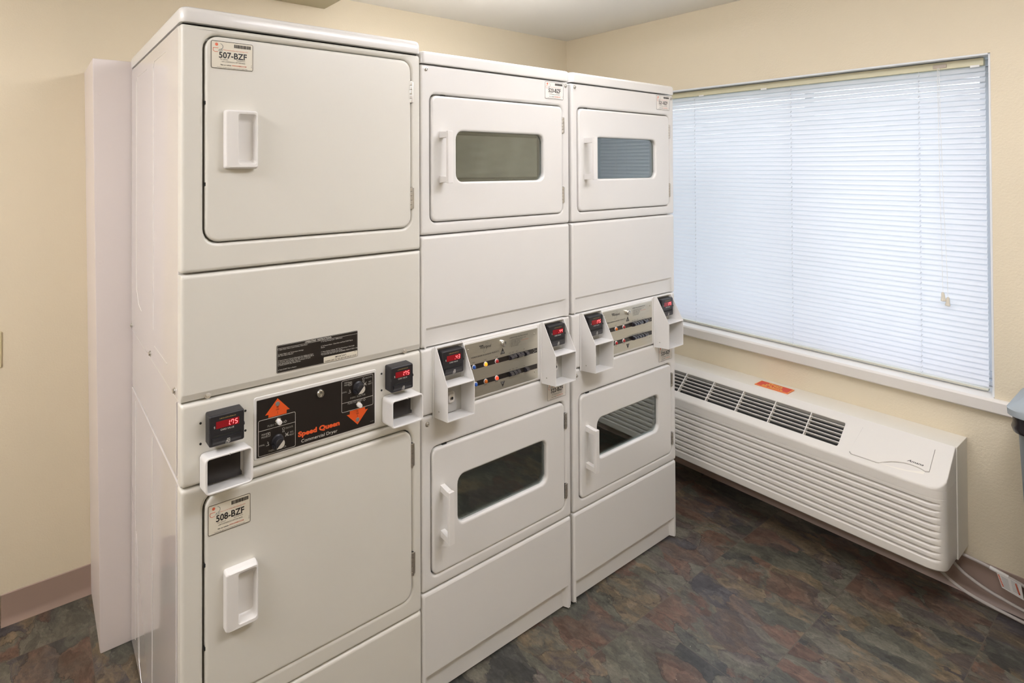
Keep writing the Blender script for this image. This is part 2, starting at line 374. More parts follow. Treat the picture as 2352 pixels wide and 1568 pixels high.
# window sill board and frame
sl = B(TOP)
sl.prism([(XW-.026, .694), (XW-.018, .688), (XW+.001, .688), (XW+.001, .7195), (XW+.16, .7195), (XW+.16, .739), (XW-.018, .739), (XW-.026, .732)], WY0+.001, WY1-.001, TRIMW, 'y', .0015)
sl.prism([(XW-.026, .694), (XW-.018, .688), (XW-.0005, .688), (XW-.0005, .739), (XW-.018, .739), (XW-.026, .732)], WY0-.045, WY0+.002, TRIMW, 'y', .0015)
struct(sl.build('trim_2'))
wf = bpy.data.objects.new('window_1', None); C.objects.link(wf); wf['kind'] = 'structure'; wf.location = (XW+.145, 0, .739)
def fr(bb, y0, y1, z0, z1, t, x0, x1):
    bb.box(x0, x1, y0, y1, z0, z0+t, FRAMEW, .002); bb.box(x0, x1, y0, y1, z1-t, z1, FRAMEW, .002)
    bb.box(x0, x1, y0, y0+t, z0+t, z1-t, FRAMEW, .002); bb.box(x0, x1, y1-t, y1, z0+t, z1-t, FRAMEW, .002)
o_ = -.739
b = B(); fr(b, WY0+.007, WY1-.007, .740+o_, WZ1-.007+o_, .020, .0, .055); o = b.build('window_frame', wf)
b = B(); fr(b, WY0+.027, -.20, .761+o_, WZ1-.028+o_, .028, .030, .052); o = b.build('sash', wf)
b.__init__(); fr(b, -.235, WY1-.028, .761+o_, WZ1-.028+o_, .028, .004, .026); b.build('sash', wf)
b = B(); b.box(-.139, .055, WY0, WY0+.006, .0+.0005, WZ1-.001+o_, FRAMEW); b.box(-.144, .055, WY1-.006, WY1, .0005, WZ1-.001+o_, FRAMEW); b.box(-.144, .055, WY0+.006, WY1-.006, WZ1-.006+o_, WZ1+o_, FRAMEW); b.build('jamb_liner', wf)
b = B(); b.box(.040, .044, WY0+.054, -.227, .788+o_, WZ1-.055+o_, WGLASS); b.build('pane', wf, wn=False)
b = B(); b.box(.013, .017, -.208, WY1-.055, .788+o_, WZ1-.055+o_, WGLASS); b.build('pane', wf, wn=False)

# unseen ceiling lamps, added and placed for the light they give the room
for lx, ly, sx, sy, pw in LAMPS:
    t = thing('added_ceiling_light', 'unseen glowing fixture added on the ceiling to light the room', 'added light', (lx, ly, ZC), 'added light fixtures on the ceiling')
    B(TOP).box(-sx/2, sx/2, -sy/2, sy/2, -.022, 0, POWDER, .003).build('housing', t)
    DIFF = bpy.data.materials.new('added_lamp_lens'); DIFF.use_nodes = True; n_ = DIFF.node_tree.nodes; n_.clear()
    e_ = n_.new('ShaderNodeEmission'); e_.inputs[0].default_value = (*LAMPCOL, 1); e_.inputs[1].default_value = pw
    o_ = n_.new('ShaderNodeOutputMaterial'); DIFF.node_tree.links.new(e_.outputs[0], o_.inputs[0])
    B(TOP).box(-sx/2-.012, sx/2+.012, -sy/2-.004, sy/2+.004, -.095, -.0225, DIFF, .02, 3).build('lens', t)

# ------------------------------------------------------------------ small shared pieces
def screw(bb, x, z, y=0.0, r=.0065, ax=(0, -1, 0), m=ZINC):
    if ax == (0, -1, 0): c = (x, y, z)
    else: c = (x, y, z)
    bb.lathe(c, ax, [(r*1.25, 0), (r*1.25, .0012), (r*.85, .0014), (r*.80, .004), (r*.5, .005), (r*.45, .0035)], m, 14)
    return bb
def hinge(parent, x, z0, z1, y=-.001):
    b = B(); L = (z1-z0)/5
    for i in range(5):
        zz = z0+i*L
        b.lathe((x, y, zz+.0006), (0, 0, 1), [(.0042, 0), (.0045, .0006), (.0045, L-.0018), (.0042, L-.0012)], ZINC, 12)
    b.box(x-.006, x+.006, y+.001, y+.007, z0, z1, DARK)
    b.box(x+.004, x+.010, y-.0005, y+.004, z0+.002, z1-.002, ZINC, .0005)
    return b.build('hinge', parent)
def panel_with_recess(x0, x1, z0, z1, R, rr, m, name, parent, yb=.028, depth=.022):
    a0, a1, c0, c1 = R; b = B()
    b.loft([(x0, x1, z0, z1, .004, yb), (x0, x1, z0, z1, .006, .009), (x0+.0012, x1-.0012, z0+.0012, z1-.0012, .007, .004), (x0+.004, x1-.004, z0+.004, z1-.004, .007, .0012), (x0+.009, x1-.009, z0+.009, z1-.009, .006, 0),
            (a0-.009, a1+.009, c0-.009, c1+.009, rr+.009, 0), (a0-.004, a1+.004, c0-.004, c1+.004, rr+.004, .0012), (a0-.0012, a1+.0012, c0-.0012, c1+.0012, rr+.001, .004), (a0, a1, c0, c1, rr, .008), (a0, a1, c0, c1, rr, depth)], m, cap1=False)
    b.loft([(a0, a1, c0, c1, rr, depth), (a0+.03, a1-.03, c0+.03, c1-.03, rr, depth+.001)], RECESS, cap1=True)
    return b.build(name, parent)
def plain_panel(x0, x1, z0, z1, m, name, parent, yb=.028, extra=None):
    b = B()
    b.loft([(x0, x1, z0, z1, .004, yb), (x0, x1, z0, z1, .006, .009), (x0+.0012, x1-.0012, z0+.0012, z1-.0012, .007, .004), (x0+.004, x1-.004, z0+.004, z1-.004, .007, .0012), (x0+.009, x1-.009, z0+.009, z1-.009, .006, 0)], m)
    if extra: extra(b)
    return b.build(name, parent)
def door_slab(b, D, r, m, win=None, wr=.03, t=.016):
    a0, a1, c0, c1 = D; y = -.003
    L = [(a0+.003, a1-.003, c0+.003, c1-.003, r, y+t), (a0, a1, c0, c1, r, y+t-.002), (a0, a1, c0, c1, r, y+.005), (a0+.0015, a1-.0015, c0+.0015, c1-.0015, r-.0015, y+.002), (a0+.0045, a1-.0045, c0+.0045, c1-.0045, r-.004, y+.0003), (a0+.008, a1-.008, c0+.008, c1-.008, r-.006, y)]
    if win:
        w0, w1, v0, v1 = win
        for d, yy in ((.008, 0), (.004, .0008), (.001, .003), (0, .006), (0, .020)):
            L.append((w0-d, w1+d, v0-d, v1+d, wr+d, y+yy))
        b.loft(L, m, cap1=False)
    else: b.loft(L, m)
    return b
SEG = {'0': 'abcdef', '1': 'bc', '2': 'abged', '3': 'abgcd', '4': 'fgbc', '5': 'afgcd', '6': 'afgedc', '7': 'fabc', '8': 'abcdefg', '9': 'abcdfg'}
def digits(b, s, xr, z0, h, y, m):
    # right-aligned seven-segment digits, sloped
    w = h*.52; t = h*.13; x = xr; sh = .12
    for ch in reversed(s):
        if ch == '.':
            px = x+h*.10; b.poly([(px, z0-t*.3), (px+t*1.1, z0-t*.3), (px+t*1.1, z0+t*.9), (px, z0+t*.9)], y, m); continue
        x0 = x-w
        P = {'a': (x0, z0+h, x0+w, z0+h), 'g': (x0, z0+h/2, x0+w, z0+h/2), 'd': (x0, z0, x0+w, z0), 'f': (x0, z0+h/2, x0, z0+h), 'b': (x0+w, z0+h/2, x0+w, z0+h), 'e': (x0, z0, x0, z0+h/2), 'c': (x0+w, z0, x0+w, z0+h/2)}
        for q in SEG[ch]:
            a, c, d, e = P[q]
            if a == d: g = .06*h; pp = [(a+sh*(c-z0), c+g), (d+sh*(e-z0), e-g)]
            else: g = .06*h; pp = [(a+g+sh*(c-z0), c), (d-g+sh*(e-z0), e)]
            b.line(pp, t, y, m)
        x = x0-h*.40
def reader(parent, x0, x1, z0, z1, yb, yf, txt, lip=.0, name='card_reader', dusty=False):
    # black moulded reader with a red display above the card slot
    W = x1-x0; H = z1-z0
    b = B(); b.loft([(x0, x1, z0, z1, .004, yb), (x0, x1, z0, z1, .004, yf+.004), (x0+.001, x1-.001, z0+.001, z1-.001, .004, yf+.0015), (x0+.003, x1-.003, z0+.003, z1-.003, .003, yf)], BLACKP)
    # card slot: shelf and dark slit
    zs = z0+H*.30
    b.loft([(x0+W*.08, x1-W*.10, zs, zs+H*.055, .0005, yf-.0002), (x0+W*.08, x1-W*.10, zs, zs+H*.055, .0005, yf-.0004)], DARK)
    b.prism([(yf, zs-H*.01), (yf-.0035, zs-H*.012), (yf-.002, zs-H*.14), (yf, zs-H*.22)], x0+W*.08, x1-W*.10, BLACKP, 'x', .0006)
    # finger notch rims at the sides
    for sx in (x0, x1-.0012): b.lathe((sx-.0004, yf+.004, z0+H*.52), (1, 0, 0), [(.004, 0), (.0045, .0003), (.0045, .0015), (.004, .002)], BLACKP, 12)
    y = yf-.0005
    b.text('CARD VALUE', x0+W*.5, z0+H*.485, H*.075, WHITEP, y, align='c', bold=.01)
    b.text('$', x0+W*.14, z0+H*.60, H*.10, WHITEP, y, align='c')
    for i in range(11): b.quad(x0+W*(.28+.043*i), x0+W*(.31+.043*i), z0+H*.865, z0+H*.865+H*(.03 if i % 3 else .02), y, GOLDP)
    # hand-and-card symbol
    cx = x0+W*.5; cz = z0+H*.10
    for P in ([(-.05, -.05), (-.04, .03), (-.01, .05), (0, -.01)], [(-.01, .10), (.06, .10), (.06, -.02), (.02, -.02)], [(0, -.05), (.02, .04)], [(-.01, .10), (-.01, .05)], [(.02, .10), (.02, .06), (.045, .03)]):
        b.line([(cx+u*W, cz+v*H) for u, v in P], H*.014, y-.0024, WHITEP)
    if dusty: b.quad(x0+W*.05, x1-W*.05, 0, 0, 0, BLACKP) if False else None
    o = b.build(name, parent)
    d = B(); dx0, dx1, dz0, dz1 = x0+W*.18, x1-W*.16, z0+H*.57, z0+H*.80
    d.quad(dx0, dx1, dz0, dz1, yf-.0006, LEDBG)
    digits(d, txt, dx1-W*.06, dz0+H*.045, H*.145, yf-.0012, LED)
    d.build('display', o, 'glowing red digital display', wn=False)
    return o
def sticker(parent, x0, x1, z0, z1, y, num, small=False):
    P = PAPERW if small else PAPER
    W = x1-x0; H = z1-z0; b = B()
    b.loft([(x0, x1, z0, z1, .004, y+.0006), (x0, x1, z0, z1, .004, y)], P)
    b.frame(x0+.0004, x1-.0004, z0+.0004, z1-.0004, .0038, .0011 if not small else .0008, y-.0003, INK)
    yy = y-.0004
    # logo: red dot with two open curls
    cx, cz = x0+W*.13, z0+H*.865
    b.poly([(cx+W*.035*math.cos(2*PI*i/18), cz+W*.035*math.sin(2*PI*i/18)) for i in range(18)], yy, INKR)
    b.line([(x0+W*.17, z0+H*.74), (x0+W*.055, z0+H*.74), (x0+W*.050, z0+H*.66), (x0+W*.062, z0+H*.62), (x0+W*.10, z0+H*.60), (x0+W*.16, z0+H*.61)], W*.010, yy, INKR)
    b.line([(x0+W*(.17+.11*math.sin(t)), z0+H*(.80+.115*math.cos(t))) for t in [i*.22 for i in range(2, 13)]], W*.010, yy, INKG)
    b.text('ASI', x0+W*.16, z0+H*.63, H*.12, INKG, yy, shear=.25)
    # barcode
    rnd = random.Random(num); x = x0+W*.54
    while x < x1-W*.055:
        w_ = W*rnd.choice((.006, .010, .014)); b.quad(x, x+w_, z1-H*.20, z1-H*.075, yy, INK); x += w_+W*rnd.choice((.004, .006, .009))
    b.text('Please use this number when requesting service', x0+W*.29, z0+H*.675, H*.050, INKR, yy, w=W*.58)
    b.text(num+'-BZF', x0+W*.185, z0+H*.395, H*.305, INK, yy, w=W*.66, bold=.022)
    b.text('For Service:', x0+W*.22, z0+H*.325, H*.060, INK, yy); b.text('Para Servicio:', x0+W*.60, z0+H*.325, H*.060, INK, yy)
    b.text('1-877-COINMACH (1-877-264-6622)', x0+W*.24, z0+H*.245, H*.062, INK, yy, w=W*.56)
    b.text('Visit our website', x0+W*.22, z0+H*.125, H*.066, INK, yy, w=W*.25, bold=.01); b.text('WWW.COINMACH.COM', x0+W*.49, z0+H*.125, H*.066, INKR, yy, w=W*.34, bold=.01)
    b.text('Customers may report the service number from the property owner', x0+W*.14, z0+H*.045, H*.042, INK, yy, w=W*.72)
    b.text('REV 12', x1-W*.035, z0+H*.13, H*.035, INK, yy, up=True)
    return b.build('service_sticker', parent, 'white service sticker printed %s-BZF' % num, wn=False)

# ------------------------------------------------------------------ first machine (wide doors, black control panel)
T1 = thing('stacked_dryer', 'cream double stacked dryer with solid windowless doors and a black and orange control panel', 'dryer', (-.3415, .35, 0))
o1 = Matrix.Translation(Vector((.3415, -.35, 0)))
def M1(o):                                  # machine coordinates -> under the empty
    o.location = (.3415, -.35, 0); return o
X0, X1 = -.683, -.0028
b = B()
D0 = .028
for z0, z1, s in ((.012, .846, .0015), (.849, 1.036, .003), (1.039, 1.903, 0)):
    b.box(X0+s, X1-.001, D0, .695, z0, z1, SIDE, .003)
# embossed ribs on the left side
def rib(P, r=.0011): b.tube(P, r, SIDE, 6)
xs = X0+.0002
rib([(xs, .42, 1.862), (xs, .575, 1.862), (xs, .592, 1.845), (xs, .594, 1.25), (xs, .585, 1.19), (xs, .55, 1.15), (xs, .50, 1.14)])
rib([(xs, .165, 1.866), (xs, .305, 1.866), (xs, .318, 1.85), (xs, .318, 1.13)], .0013)
rib([(xs, .30, 1.09), (xs, .14, 1.09)])
for yy, z0, z1, r in ((.61, .07, .83, .0011), (.333, .03, .83, .0015), (.60, 1.15, 1.15, 0), (.047, .03, .84, .0016), (.047, .86, 1.03, .0012)):
    if r: b.tube([(X0+.0015, yy, z0), (X0+.0015, yy, z1)], r, SIDE, 6)
rib([(X0+.0017, .60, .42), (X0+.0017, .55, .06), (X0+.0017, .50, .02)], .0010)
rib([(X0+.0017, .585, .42), (X0+.0017, .53, .06)], .0009)
cab = M1(b.build('cabinet', T1))
for yy in (.684, .361, .06):
    b = B(); b.lathe((X0+.0005, yy, 1.052), (-1, 0, 0), [(.0085, 0), (.0085, .0015), (.0055, .002), (.005, .005), (.002, .0055)], ZINC, 14); b.build('screw', cab, 'bright metal sheet screw')
# plinth
b = B(); b.box(X0+.012, X1-.012, .04, .68, 0, .0135, DARK); M1(b.build('base', T1))
# lid
b = B(TOP)
b.loft([(X0-.0015, X1-.001, -.004, .6985, .016, 1.906), (X0-.0035, X1+.000, -.006, .699, .018, 1.911), (X0-.0035, X1, -.006, .699, .018, 1.930), (X0-.001, X1-.0025, -.0035, .698, .018, 1.938), (X0+.004, X1-.007, .002, .695, .016, 1.942)], ENAMEL2, cap0=True)
M1(b.build('lid', T1))
b = B(); b.box(X0+.006, X1-.006, .010, .69, 1.9035, 1.9058, DARK); M1(b.build('lid_seal', T1))
# upper front with door opening
RU = (-.633, -.036, 1.398, 1.885)
RL = (-.633, -.036, .333, .822)
up = M1(panel_with_recess(X0, X1, 1.334, 1.902, RU, .034, ENAMEL, 'upper_front_panel', T1))
lo = M1(panel_with_recess(X0, X1, .2855, .846, RL, .034, ENAMEL, 'lower_front_panel', T1))
def sq_handle(parent, x0, x1, z0, z1):
    b = B(); y = -.003; n = 8
    L = [(x0, x1, z0, z1, .005, y), (x0, x1, z0, z1, .006, y-.014), (x0+.0015, x1-.0012, z0+.0015, z1-.0015, .006, y-.0185), (x0+.005, x1-.003, z0+.004, z1-.004, .005, y-.0205),
         (x0+.0285, x1-.0045, z0+.0105, z1-.0085, .006, y-.0200), (x0+.0295, x1-.0052, z0+.0115, z1-.0095, .006, y-.0185), (x0+.0305, x1-.0065, z0+.0150, z1-.0200, .007, y-.006), (x0+.0325, x1-.0085, z0+.0200, z1-.0280, .008, y-.0012)]
    b.loft(L, PLASTIC, n=n)
    zc = (z0+z1)/2; hh = (z1-z0)/2
    for v in b.bm.verts:                                        # bow the long sides outwards
        k = 1-((v.co.z-zc)/hh)**2
        v.co.x += (.0025 if v.co.x > (x0+x1)/2 else (-.0042 if v.co.x < x0+.015 else 0))*k
    return b.build('handle', parent, 'white plastic recessed pull')
def sq_door(R, name, hz, rot=0):
    b = B(); door_slab(b, (R[0]+.0045, R[1]-.003, R[2]+.003, R[3]-.0035), .031, ENAMEL)
    for zz in (.22, .53): b.box(R[0]+.002, R[0]+.006, .0, .006, R[2]+(R[3]-R[2])*zz*1.25, R[2]+(R[3]-R[2])*zz*1.25+.008, DARK)
    o = M1(b.build(name, T1))
    sq_handle(o, -.5865, -.5085, hz, hz+.138)
    return o
du = sq_door(RU, 'upper_door', 1.5715); dl = sq_door(RL, 'lower_door', .499)
hinge(du, -.0385, 1.760, 1.824); hinge(du, -.0375, 1.453, 1.517)
hinge(dl, -.0385, .711, .779); hinge(dl, -.0375, .402, .467)
sticker(du, -.617, -.515, 1.806, 1.871, -.0042, '507'); sticker(dl, -.6235, -.5215, .727, .796, -.0042, '508')
# service panel between the tumblers, its lower lip folded back
b = B()
zt = 1.3295; n_ = 0
poly = [(.026, 1.0415), (.0085, 1.0415), (.0060, 1.0425), (.0005, 1.0575), (0, 1.0600), (0, zt-.009), (.0012, zt-.004), (.004, zt-.0012), (.009, zt), (.026, zt)]
V = []; K = []
xsL = [(X0, .009), (X0+.0012, .004), (X0+.004, .0012), (X0+.009, 0), (X1-.009, 0), (X1-.004, .0012), (X1-.0012, .004), (X1, .009)]
for x, d in xsL:
    for y, z in poly: V.append((x, max(y, d) if y < d else y, z))
k = len(poly)
for j in range(len(xsL)-1):
    for i in range(k): K.append((j*k+i, j*k+(i+1) % k, (j+1)*k+(i+1) % k, (j+1)*k+i))
K += [tuple(range(k)), tuple(range((len(xsL)-1)*k, len(xsL)*k))]
b.faces(V, K, ENAMEL); mid = M1(b.build('middle_panel', T1))
for x in (-.622, -.060):
    b = B(); b.lathe((x, .0035, 1.049), (0, -.93, .36), [(.0082, 0), (.0082, .0010), (.0052, .0013), (.0048, .0026), (.003, .0030)], ZINC, 16); b.build('screw', mid, 'silver screw head')
# instruction plate
b = B(); x0, x1, z0, z1 = -.453, -.2195, 1.064, 1.133; W = x1-x0; H = z1-z0
b.loft([(x0, x1, z0, z1, .003, -.0002), (x0, x1, z0, z1, .003, -.0012)], BLACKG)
b.frame(x0+.0008, x1-.0008, z0+.0008, z1-.0008, .0025, .0005, -.0014, WHITEP)
b.quad(x0+.001, x1-.001, z1-.0085, z1-.0079, -.0014, WHITEP)
b.text('-OPERATING  INSTRUCTIONS-', (x0+x1)/2-.002, z1-.0066, .0062, WHITEP, -.0015, w=.078, align='c', bold=.015)
def para(b, lines, x, z, dz, s, m, y):
    for t in lines:
        if t: b.text(t, x, z, s, m, y)
        z -= dz
para(b, ['1. Open Dryer Door, Load Clothes, Close Door.', '', '', '2. Select Fabric and Temperature Settings', '    OR Turn Fabric Selector.', '', '', '3. Insert Coins or Card as Required. Use Additional Coins', '    or Card for more Drying Time. OR Turn TIMER KNOB to', '    attain desired Drying Time. Last 2-3 minutes of Cycle', '    is COOL-DOWN (No Heat) Period.', '', '', '4. Push START Pad or Button.'], x0+.003, z1-.0125, .00385, .0041, WHITEP, -.0015)
para(b, ['5. To Stop Drying Cycle - OPEN Door.', '', '', '6. To Restart Dryer - Close Door and Push START Pad or', '    Button.', '', '', '7. When Display Indicates "00" Time Remaining or Panel Light', '    goes out, Remove Clothes from Dryer.', '* IF CLOTHES ARE NOT DRY AS DESIRED, REPEAT STEPS 3 AND 4.'], x0+.1225, z1-.0125, .00385, .0040, WHITEP, -.0015)
b.loft([(x0+.130, x1-.0012, z0+.0012, z0+.0160, .002, -.0013), (x0+.130, x1-.0012, z0+.0012, z0+.0160, .002, -.0016)], PAPER)
b.text('IMPORTANT:', x0+.181, z0+.0088, .0060, INK, -.0018, align='c', bold=.015)
b.text('CLEAN LINT FILTER BEFORE EACH LOAD', x0+.181, z0+.0028, .0052, INK, -.0018, w=.096, align='c', bold=.015)
b.text('TI82064', x1-.004, z0+.0135, .0025, INK, -.0018, align='r')
b.build('instruction_plate', mid, 'small black plate of printed operating instructions', wn=False)
# control section
def ctl_extra(b):
    b.loft([(-.5125, -.160, .8655, 1.0175, .006, .0005), (-.5115, -.161, .8665, 1.0165, .006, -.0015), (-.5095, -.163, .8685, 1.0145, .005, -.002)], ENAMEL2)
    for x, z in ((-.639, .989), (-.639, .942), (-.533, .992), (-.533, .945), (-.142, 1.000), (-.142, .954)):
        b.lathe((x, .001, z), (0, -1, 0), [(.0028, 0), (.0028, .0016), (.001, .0017)], DARK, 12)
ctl = M1(plain_panel(X0, X1, .8495, 1.0375, ENAMEL, 'control_housing', T1, extra=ctl_extra))
b = B(); y = -.0036; b.loft([(-.5055, -.167, .871, 1.0095, .0015, -.0019), (-.5055, -.167, .871, 1.0095, .0015, -.0032)], BLACKG)
tk = .0009
def rbox(x0, x1, z0, z1, zs):
    b.frame(x0, x1, z0, z1, .004, tk, y, WHITEP); b.quad(x0+tk, x1-tk, zs-tk/2, zs+tk/2, y, WHITEP)
rbox(-.502, -.404, .8735, .9605, .9345); rbox(-.271, -.172, .9235, 1.0075, .948)
b.text('PUSH TO START', -.453, .9395, .0068, GREYP, y, w=.050, align='c'); b.text('FABRIC SELECTOR', -.452, .8785, .0068, GREYP, y, w=.046, align='c')
b.text('PERM', -.487, .9225, .0058, GREYP, y, align='c'); b.text('PRESS', -.487, .9160, .0058, GREYP, y, align='c')
b.text('NORMAL', -.4935, .8975, .0058, GREYP, y, w=.016, align='c'); b.text('DELICATE', -.421, .9235, .0058, GREYP, y, w=.020, align='c')
b.text('NO', -.4145, .9105, .0058, GREYP, y, align='c'); b.text('HEAT', -.4145, .9040, .0058, GREYP, y, align='c')
b.text('PUSH TO START', -.229, .9415, .0068, GREYP, y, w=.046, align='c'); b.text('FABRIC SELECTOR', -.221, .9545, .0068, GREYP, y, w=.048, align='c')
b.text('PERM', -.256, .9985, .0055, GREYP, y, align='c'); b.text('PRESS', -.256, .9925, .0055, GREYP, y, align='c')
b.text('NORMAL', -.2625, .9745, .0055, GREYP, y, w=.015, align='c'); b.text('DELICATE', -.187, .9985, .0055, GREYP, y, w=.020, align='c')
b.text('NO', -.182, .9865, .0055, GREYP, y, align='c'); b.text('HEAT', -.182, .9805, .0055, GREYP, y, align='c')
def icon(cx, cz, s, kind):
    if kind == 'x':
        b.line([(cx-s, cz-s), (cx+s, cz+s)], .0008, y, WHITEP); b.line([(cx-s, cz+s), (cx+s, cz-s)], .0008, y, WHITEP)
        for i in (-1, 0, 1): b.line([(cx+i*s*.6, cz-s), (cx+i*s*.6, cz+s*.3)], .0006, y, WHITEP)
    elif kind == 'shirt':
        b.line([(cx-s, cz-s), (cx-s, cz+s), (cx+s, cz+s), (cx+s, cz-s), (cx-s, cz-s)], .0006, y, WHITEP)
        b.line([(cx-s*.4, cz+s), (cx, cz), (cx+s*.4, cz+s)], .0006, y, WHITEP); b.line([(cx-s*.7, cz-s*.2), (cx+s*.7, cz-s*.2)], .0006, y, WHITEP)
    elif kind == 'pants':
        b.line([(cx-s, cz-s), (cx+s*.6, cz-s), (cx+s*.6, cz-s*.4), (cx-s*.2, cz), (cx+s*.4, cz+s*.5), (cx-s*.3, cz+s)], .0008, y, WHITEP)
    elif kind == 'cup':
        b.line([(cx-s*.5, cz-s), (cx+s*.5, cz-s), (cx+s*.2, cz-s*.2), (cx+s*.6, cz+s*.6), (cx, cz+s), (cx-s*.6, cz+s*.6), (cx-s*.2, cz-s*.2), (cx-s*.5, cz-s)], .0006, y, WHITEP)
    else:
        b.line([(cx-s, cz), (cx, cz+s), (cx+s, cz), (cx, cz-s), (cx-s, cz)], .0005, y, WHITEP)
icon(-.476, .9215, .0045, 'shirt'); icon(-.4775, .9000, .0045, 'pants'); icon(-.4365, .9235, .0055, 'cup'); icon(-.4275, .9095, .0045, 'x'); icon(-.431, .9425, .0035, 'd')
icon(-.2445, .9955, .0045, 'shirt'); icon(-.246, .9755, .0042, 'pants'); icon(-.203, .9975, .0055, 'cup'); icon(-.198, .9855, .0045, 'x'); icon(-.2005, .9435, .0035, 'd')
b.poly([(-.452, 1.0045), (-.4195, .9705), (-.428, .9705), (-.428, .962), (-.476, .962), (-.476, .9695), (-.4845, .9695)], y, ORANGE)
b.poly([(-.222, .8815), (-.189, .916), (-.198, .916), (-.198, .9225), (-.246, .9225), (-.246, .914), (-.2555, .914)], y, ORANGE)
yy2 = y-.0002
b.text('IN', -.452, .9815, .0050, INK, yy2, align='c', bold=.01); b.text('USE', -.452, .9755, .0050, INK, yy2, align='c', bold=.01); b.line([(-.452, .973), (-.452, .966)], .0006, yy2, INK)
b.text('IN', -.222, .9155, .0050, INK, yy2, align='c', bold=.01); b.text('USE', -.222, .9098, .0050, INK, yy2, align='c', bold=.01); b.line([(-.222, .908), (-.222, .901)], .0006, yy2, INK)
b.text('Speed Queen', -.397, .8945, .0168, LOGO, y, w=.120, bold=.05); b.text('Commercial Dryer', -.388, .8775, .0118, WHITEP, y, w=.104)
b.text('513189', -.171, .8775, .0035, GREYP, y, align='r')
b.build('control_plate', ctl, 'black control plate with orange arrows and white lettering', wn=False)
for x, z in ((-.452, .991), (-.222, .8945)):
    b = B(); b.lathe((x, -.0036, z), (0, -1, 0), [(.0056, 0), (.0056, .0006), (.0044, .0012), (.0042, .0004)], mat('indicator_grey', (.22, .21, .19), .3), 18); b.build('indicator_lamp', ctl, 'round grey indicator lamp')
for x, z in ((-.451, .949), (-.220, .9355)):
    b = B(); b.lathe((x, -.0034, z), (0, -1, 0), [(.0085, 0), (.0088, .001), (.0085, .003), (.0062, .004)], CHROME, 6)
    b.lathe((x, -.0070, z), (0, -1, 0), [(.0058, 0), (.0058, .009), (.0052, .0105), (.002, .011)], PLASTIC, 18); b.build('push_button', ctl, 'white button in a metal collar')
for x, z, a in ((-.452, .900, -.6), (-.220, .981, -.6)):
    b = B(); b.lathe((x, -.0034, z), (0, -1, 0), [(.0165, 0), (.0165, .002), (.0135, .004), (.0125, .016), (.0115, .0175), (.004, .0178)], BLACKP, 24)
    dx, dz = math.cos(a-1.2), math.sin(a-1.2)
    b.poly([(x+.0115*math.cos(t), z+.0115*math.sin(t)) for t in [a+.25+i*(PI-.5)/12-PI/2 for i in range(13)]][::1]+[(x-.0105, z-.012)], -.0215, mat('knob_cap_metal', (.72, .69, .62), .45, metal=.35))
    b.box(x-.0165, x-.009, -.019, -.0037, z-.012, z-.004, BLACKP, .002)
    b.build('selector_knob', ctl, 'black selector knob with a bright metal cap')
b = B(); b.lathe((-.335, -.0034, .9905), (0, -1, 0), [(.0105, 0), (.0108, .001), (.0108, .004), (.0092, .0062), (.0062, .0064), (.0060, .0050), (.0042, .0050), (.0040, .0066), (.0028, .0066), (.0027, .0045)], CHROME, 24)
b.box(-.336, -.334, -.0105, -.0095, .9930, .9975, DARK); b.build('key_lock', ctl, 'round chrome key lock')
r1 = M1(reader(T1, -.6275, -.5455, .941, 1.0115, .0, -.031, '1.75')); r2 = M1(reader(T1, -.1295, -.0545, .9525, 1.0215, .0, -.031, '1.75'))
r1['label'] = 'black card reader with dusty top'
def coin_box(x0, x1, z0, z1, lift, name='coin_box'):
    b = B(); t = .0045; n = 5; yf = -.050
    b.loft([(x0+t, x1-t, z0+t, z1-t, .006, -.0018), (x0, x1, z0, z1, .010, -.0012), (x0-.001, x1+.000, z0+lift, z1+lift, .011, yf+.001), (x0, x1-.001, z0+lift+.001, z1+lift-.001, .010, yf),
            (x0+t-.001, x1-t, z0+t+lift-.001, z1-t+lift+.001, .006, yf), (x0+t, x1-t-.001, z0+t+lift, z1-t+lift, .005, yf+.0015), (x0+t+.003, x1-t-.003, z0+t+.003, z1-t-.002, .003, -.0025)], POWDER, cap1=True)
    b.box((x0+x1)/2-.0006, (x0+x1)/2+.0006, yf-.0005, yf+.004, z1+lift-.0055, z1+lift-.0005, GREYP)
    o = M1(b.build(name, T1, 'white square open coin box shroud'))
    b = B(); b.box(x0+.0062, x1-.0185, -.015, -.003, z0+.0145, z1-.0045, BLACKG, .0008); b.box(x1-.0190, x1-.0150, -.015, -.003, z0+.0145, z0+.0225, BLACKG, .0005)
    b.build('cover_plate', o, 'black blanking plate')
    return o
coin_box(-.641, -.5315, .8375, .920, .0095); coin_box(-.1405, -.0335, .8605, .9365, .004)
# kick panel
M1(plain_panel(X0, X1, .012, .2825, ENAMEL, 'kick_panel', T1))

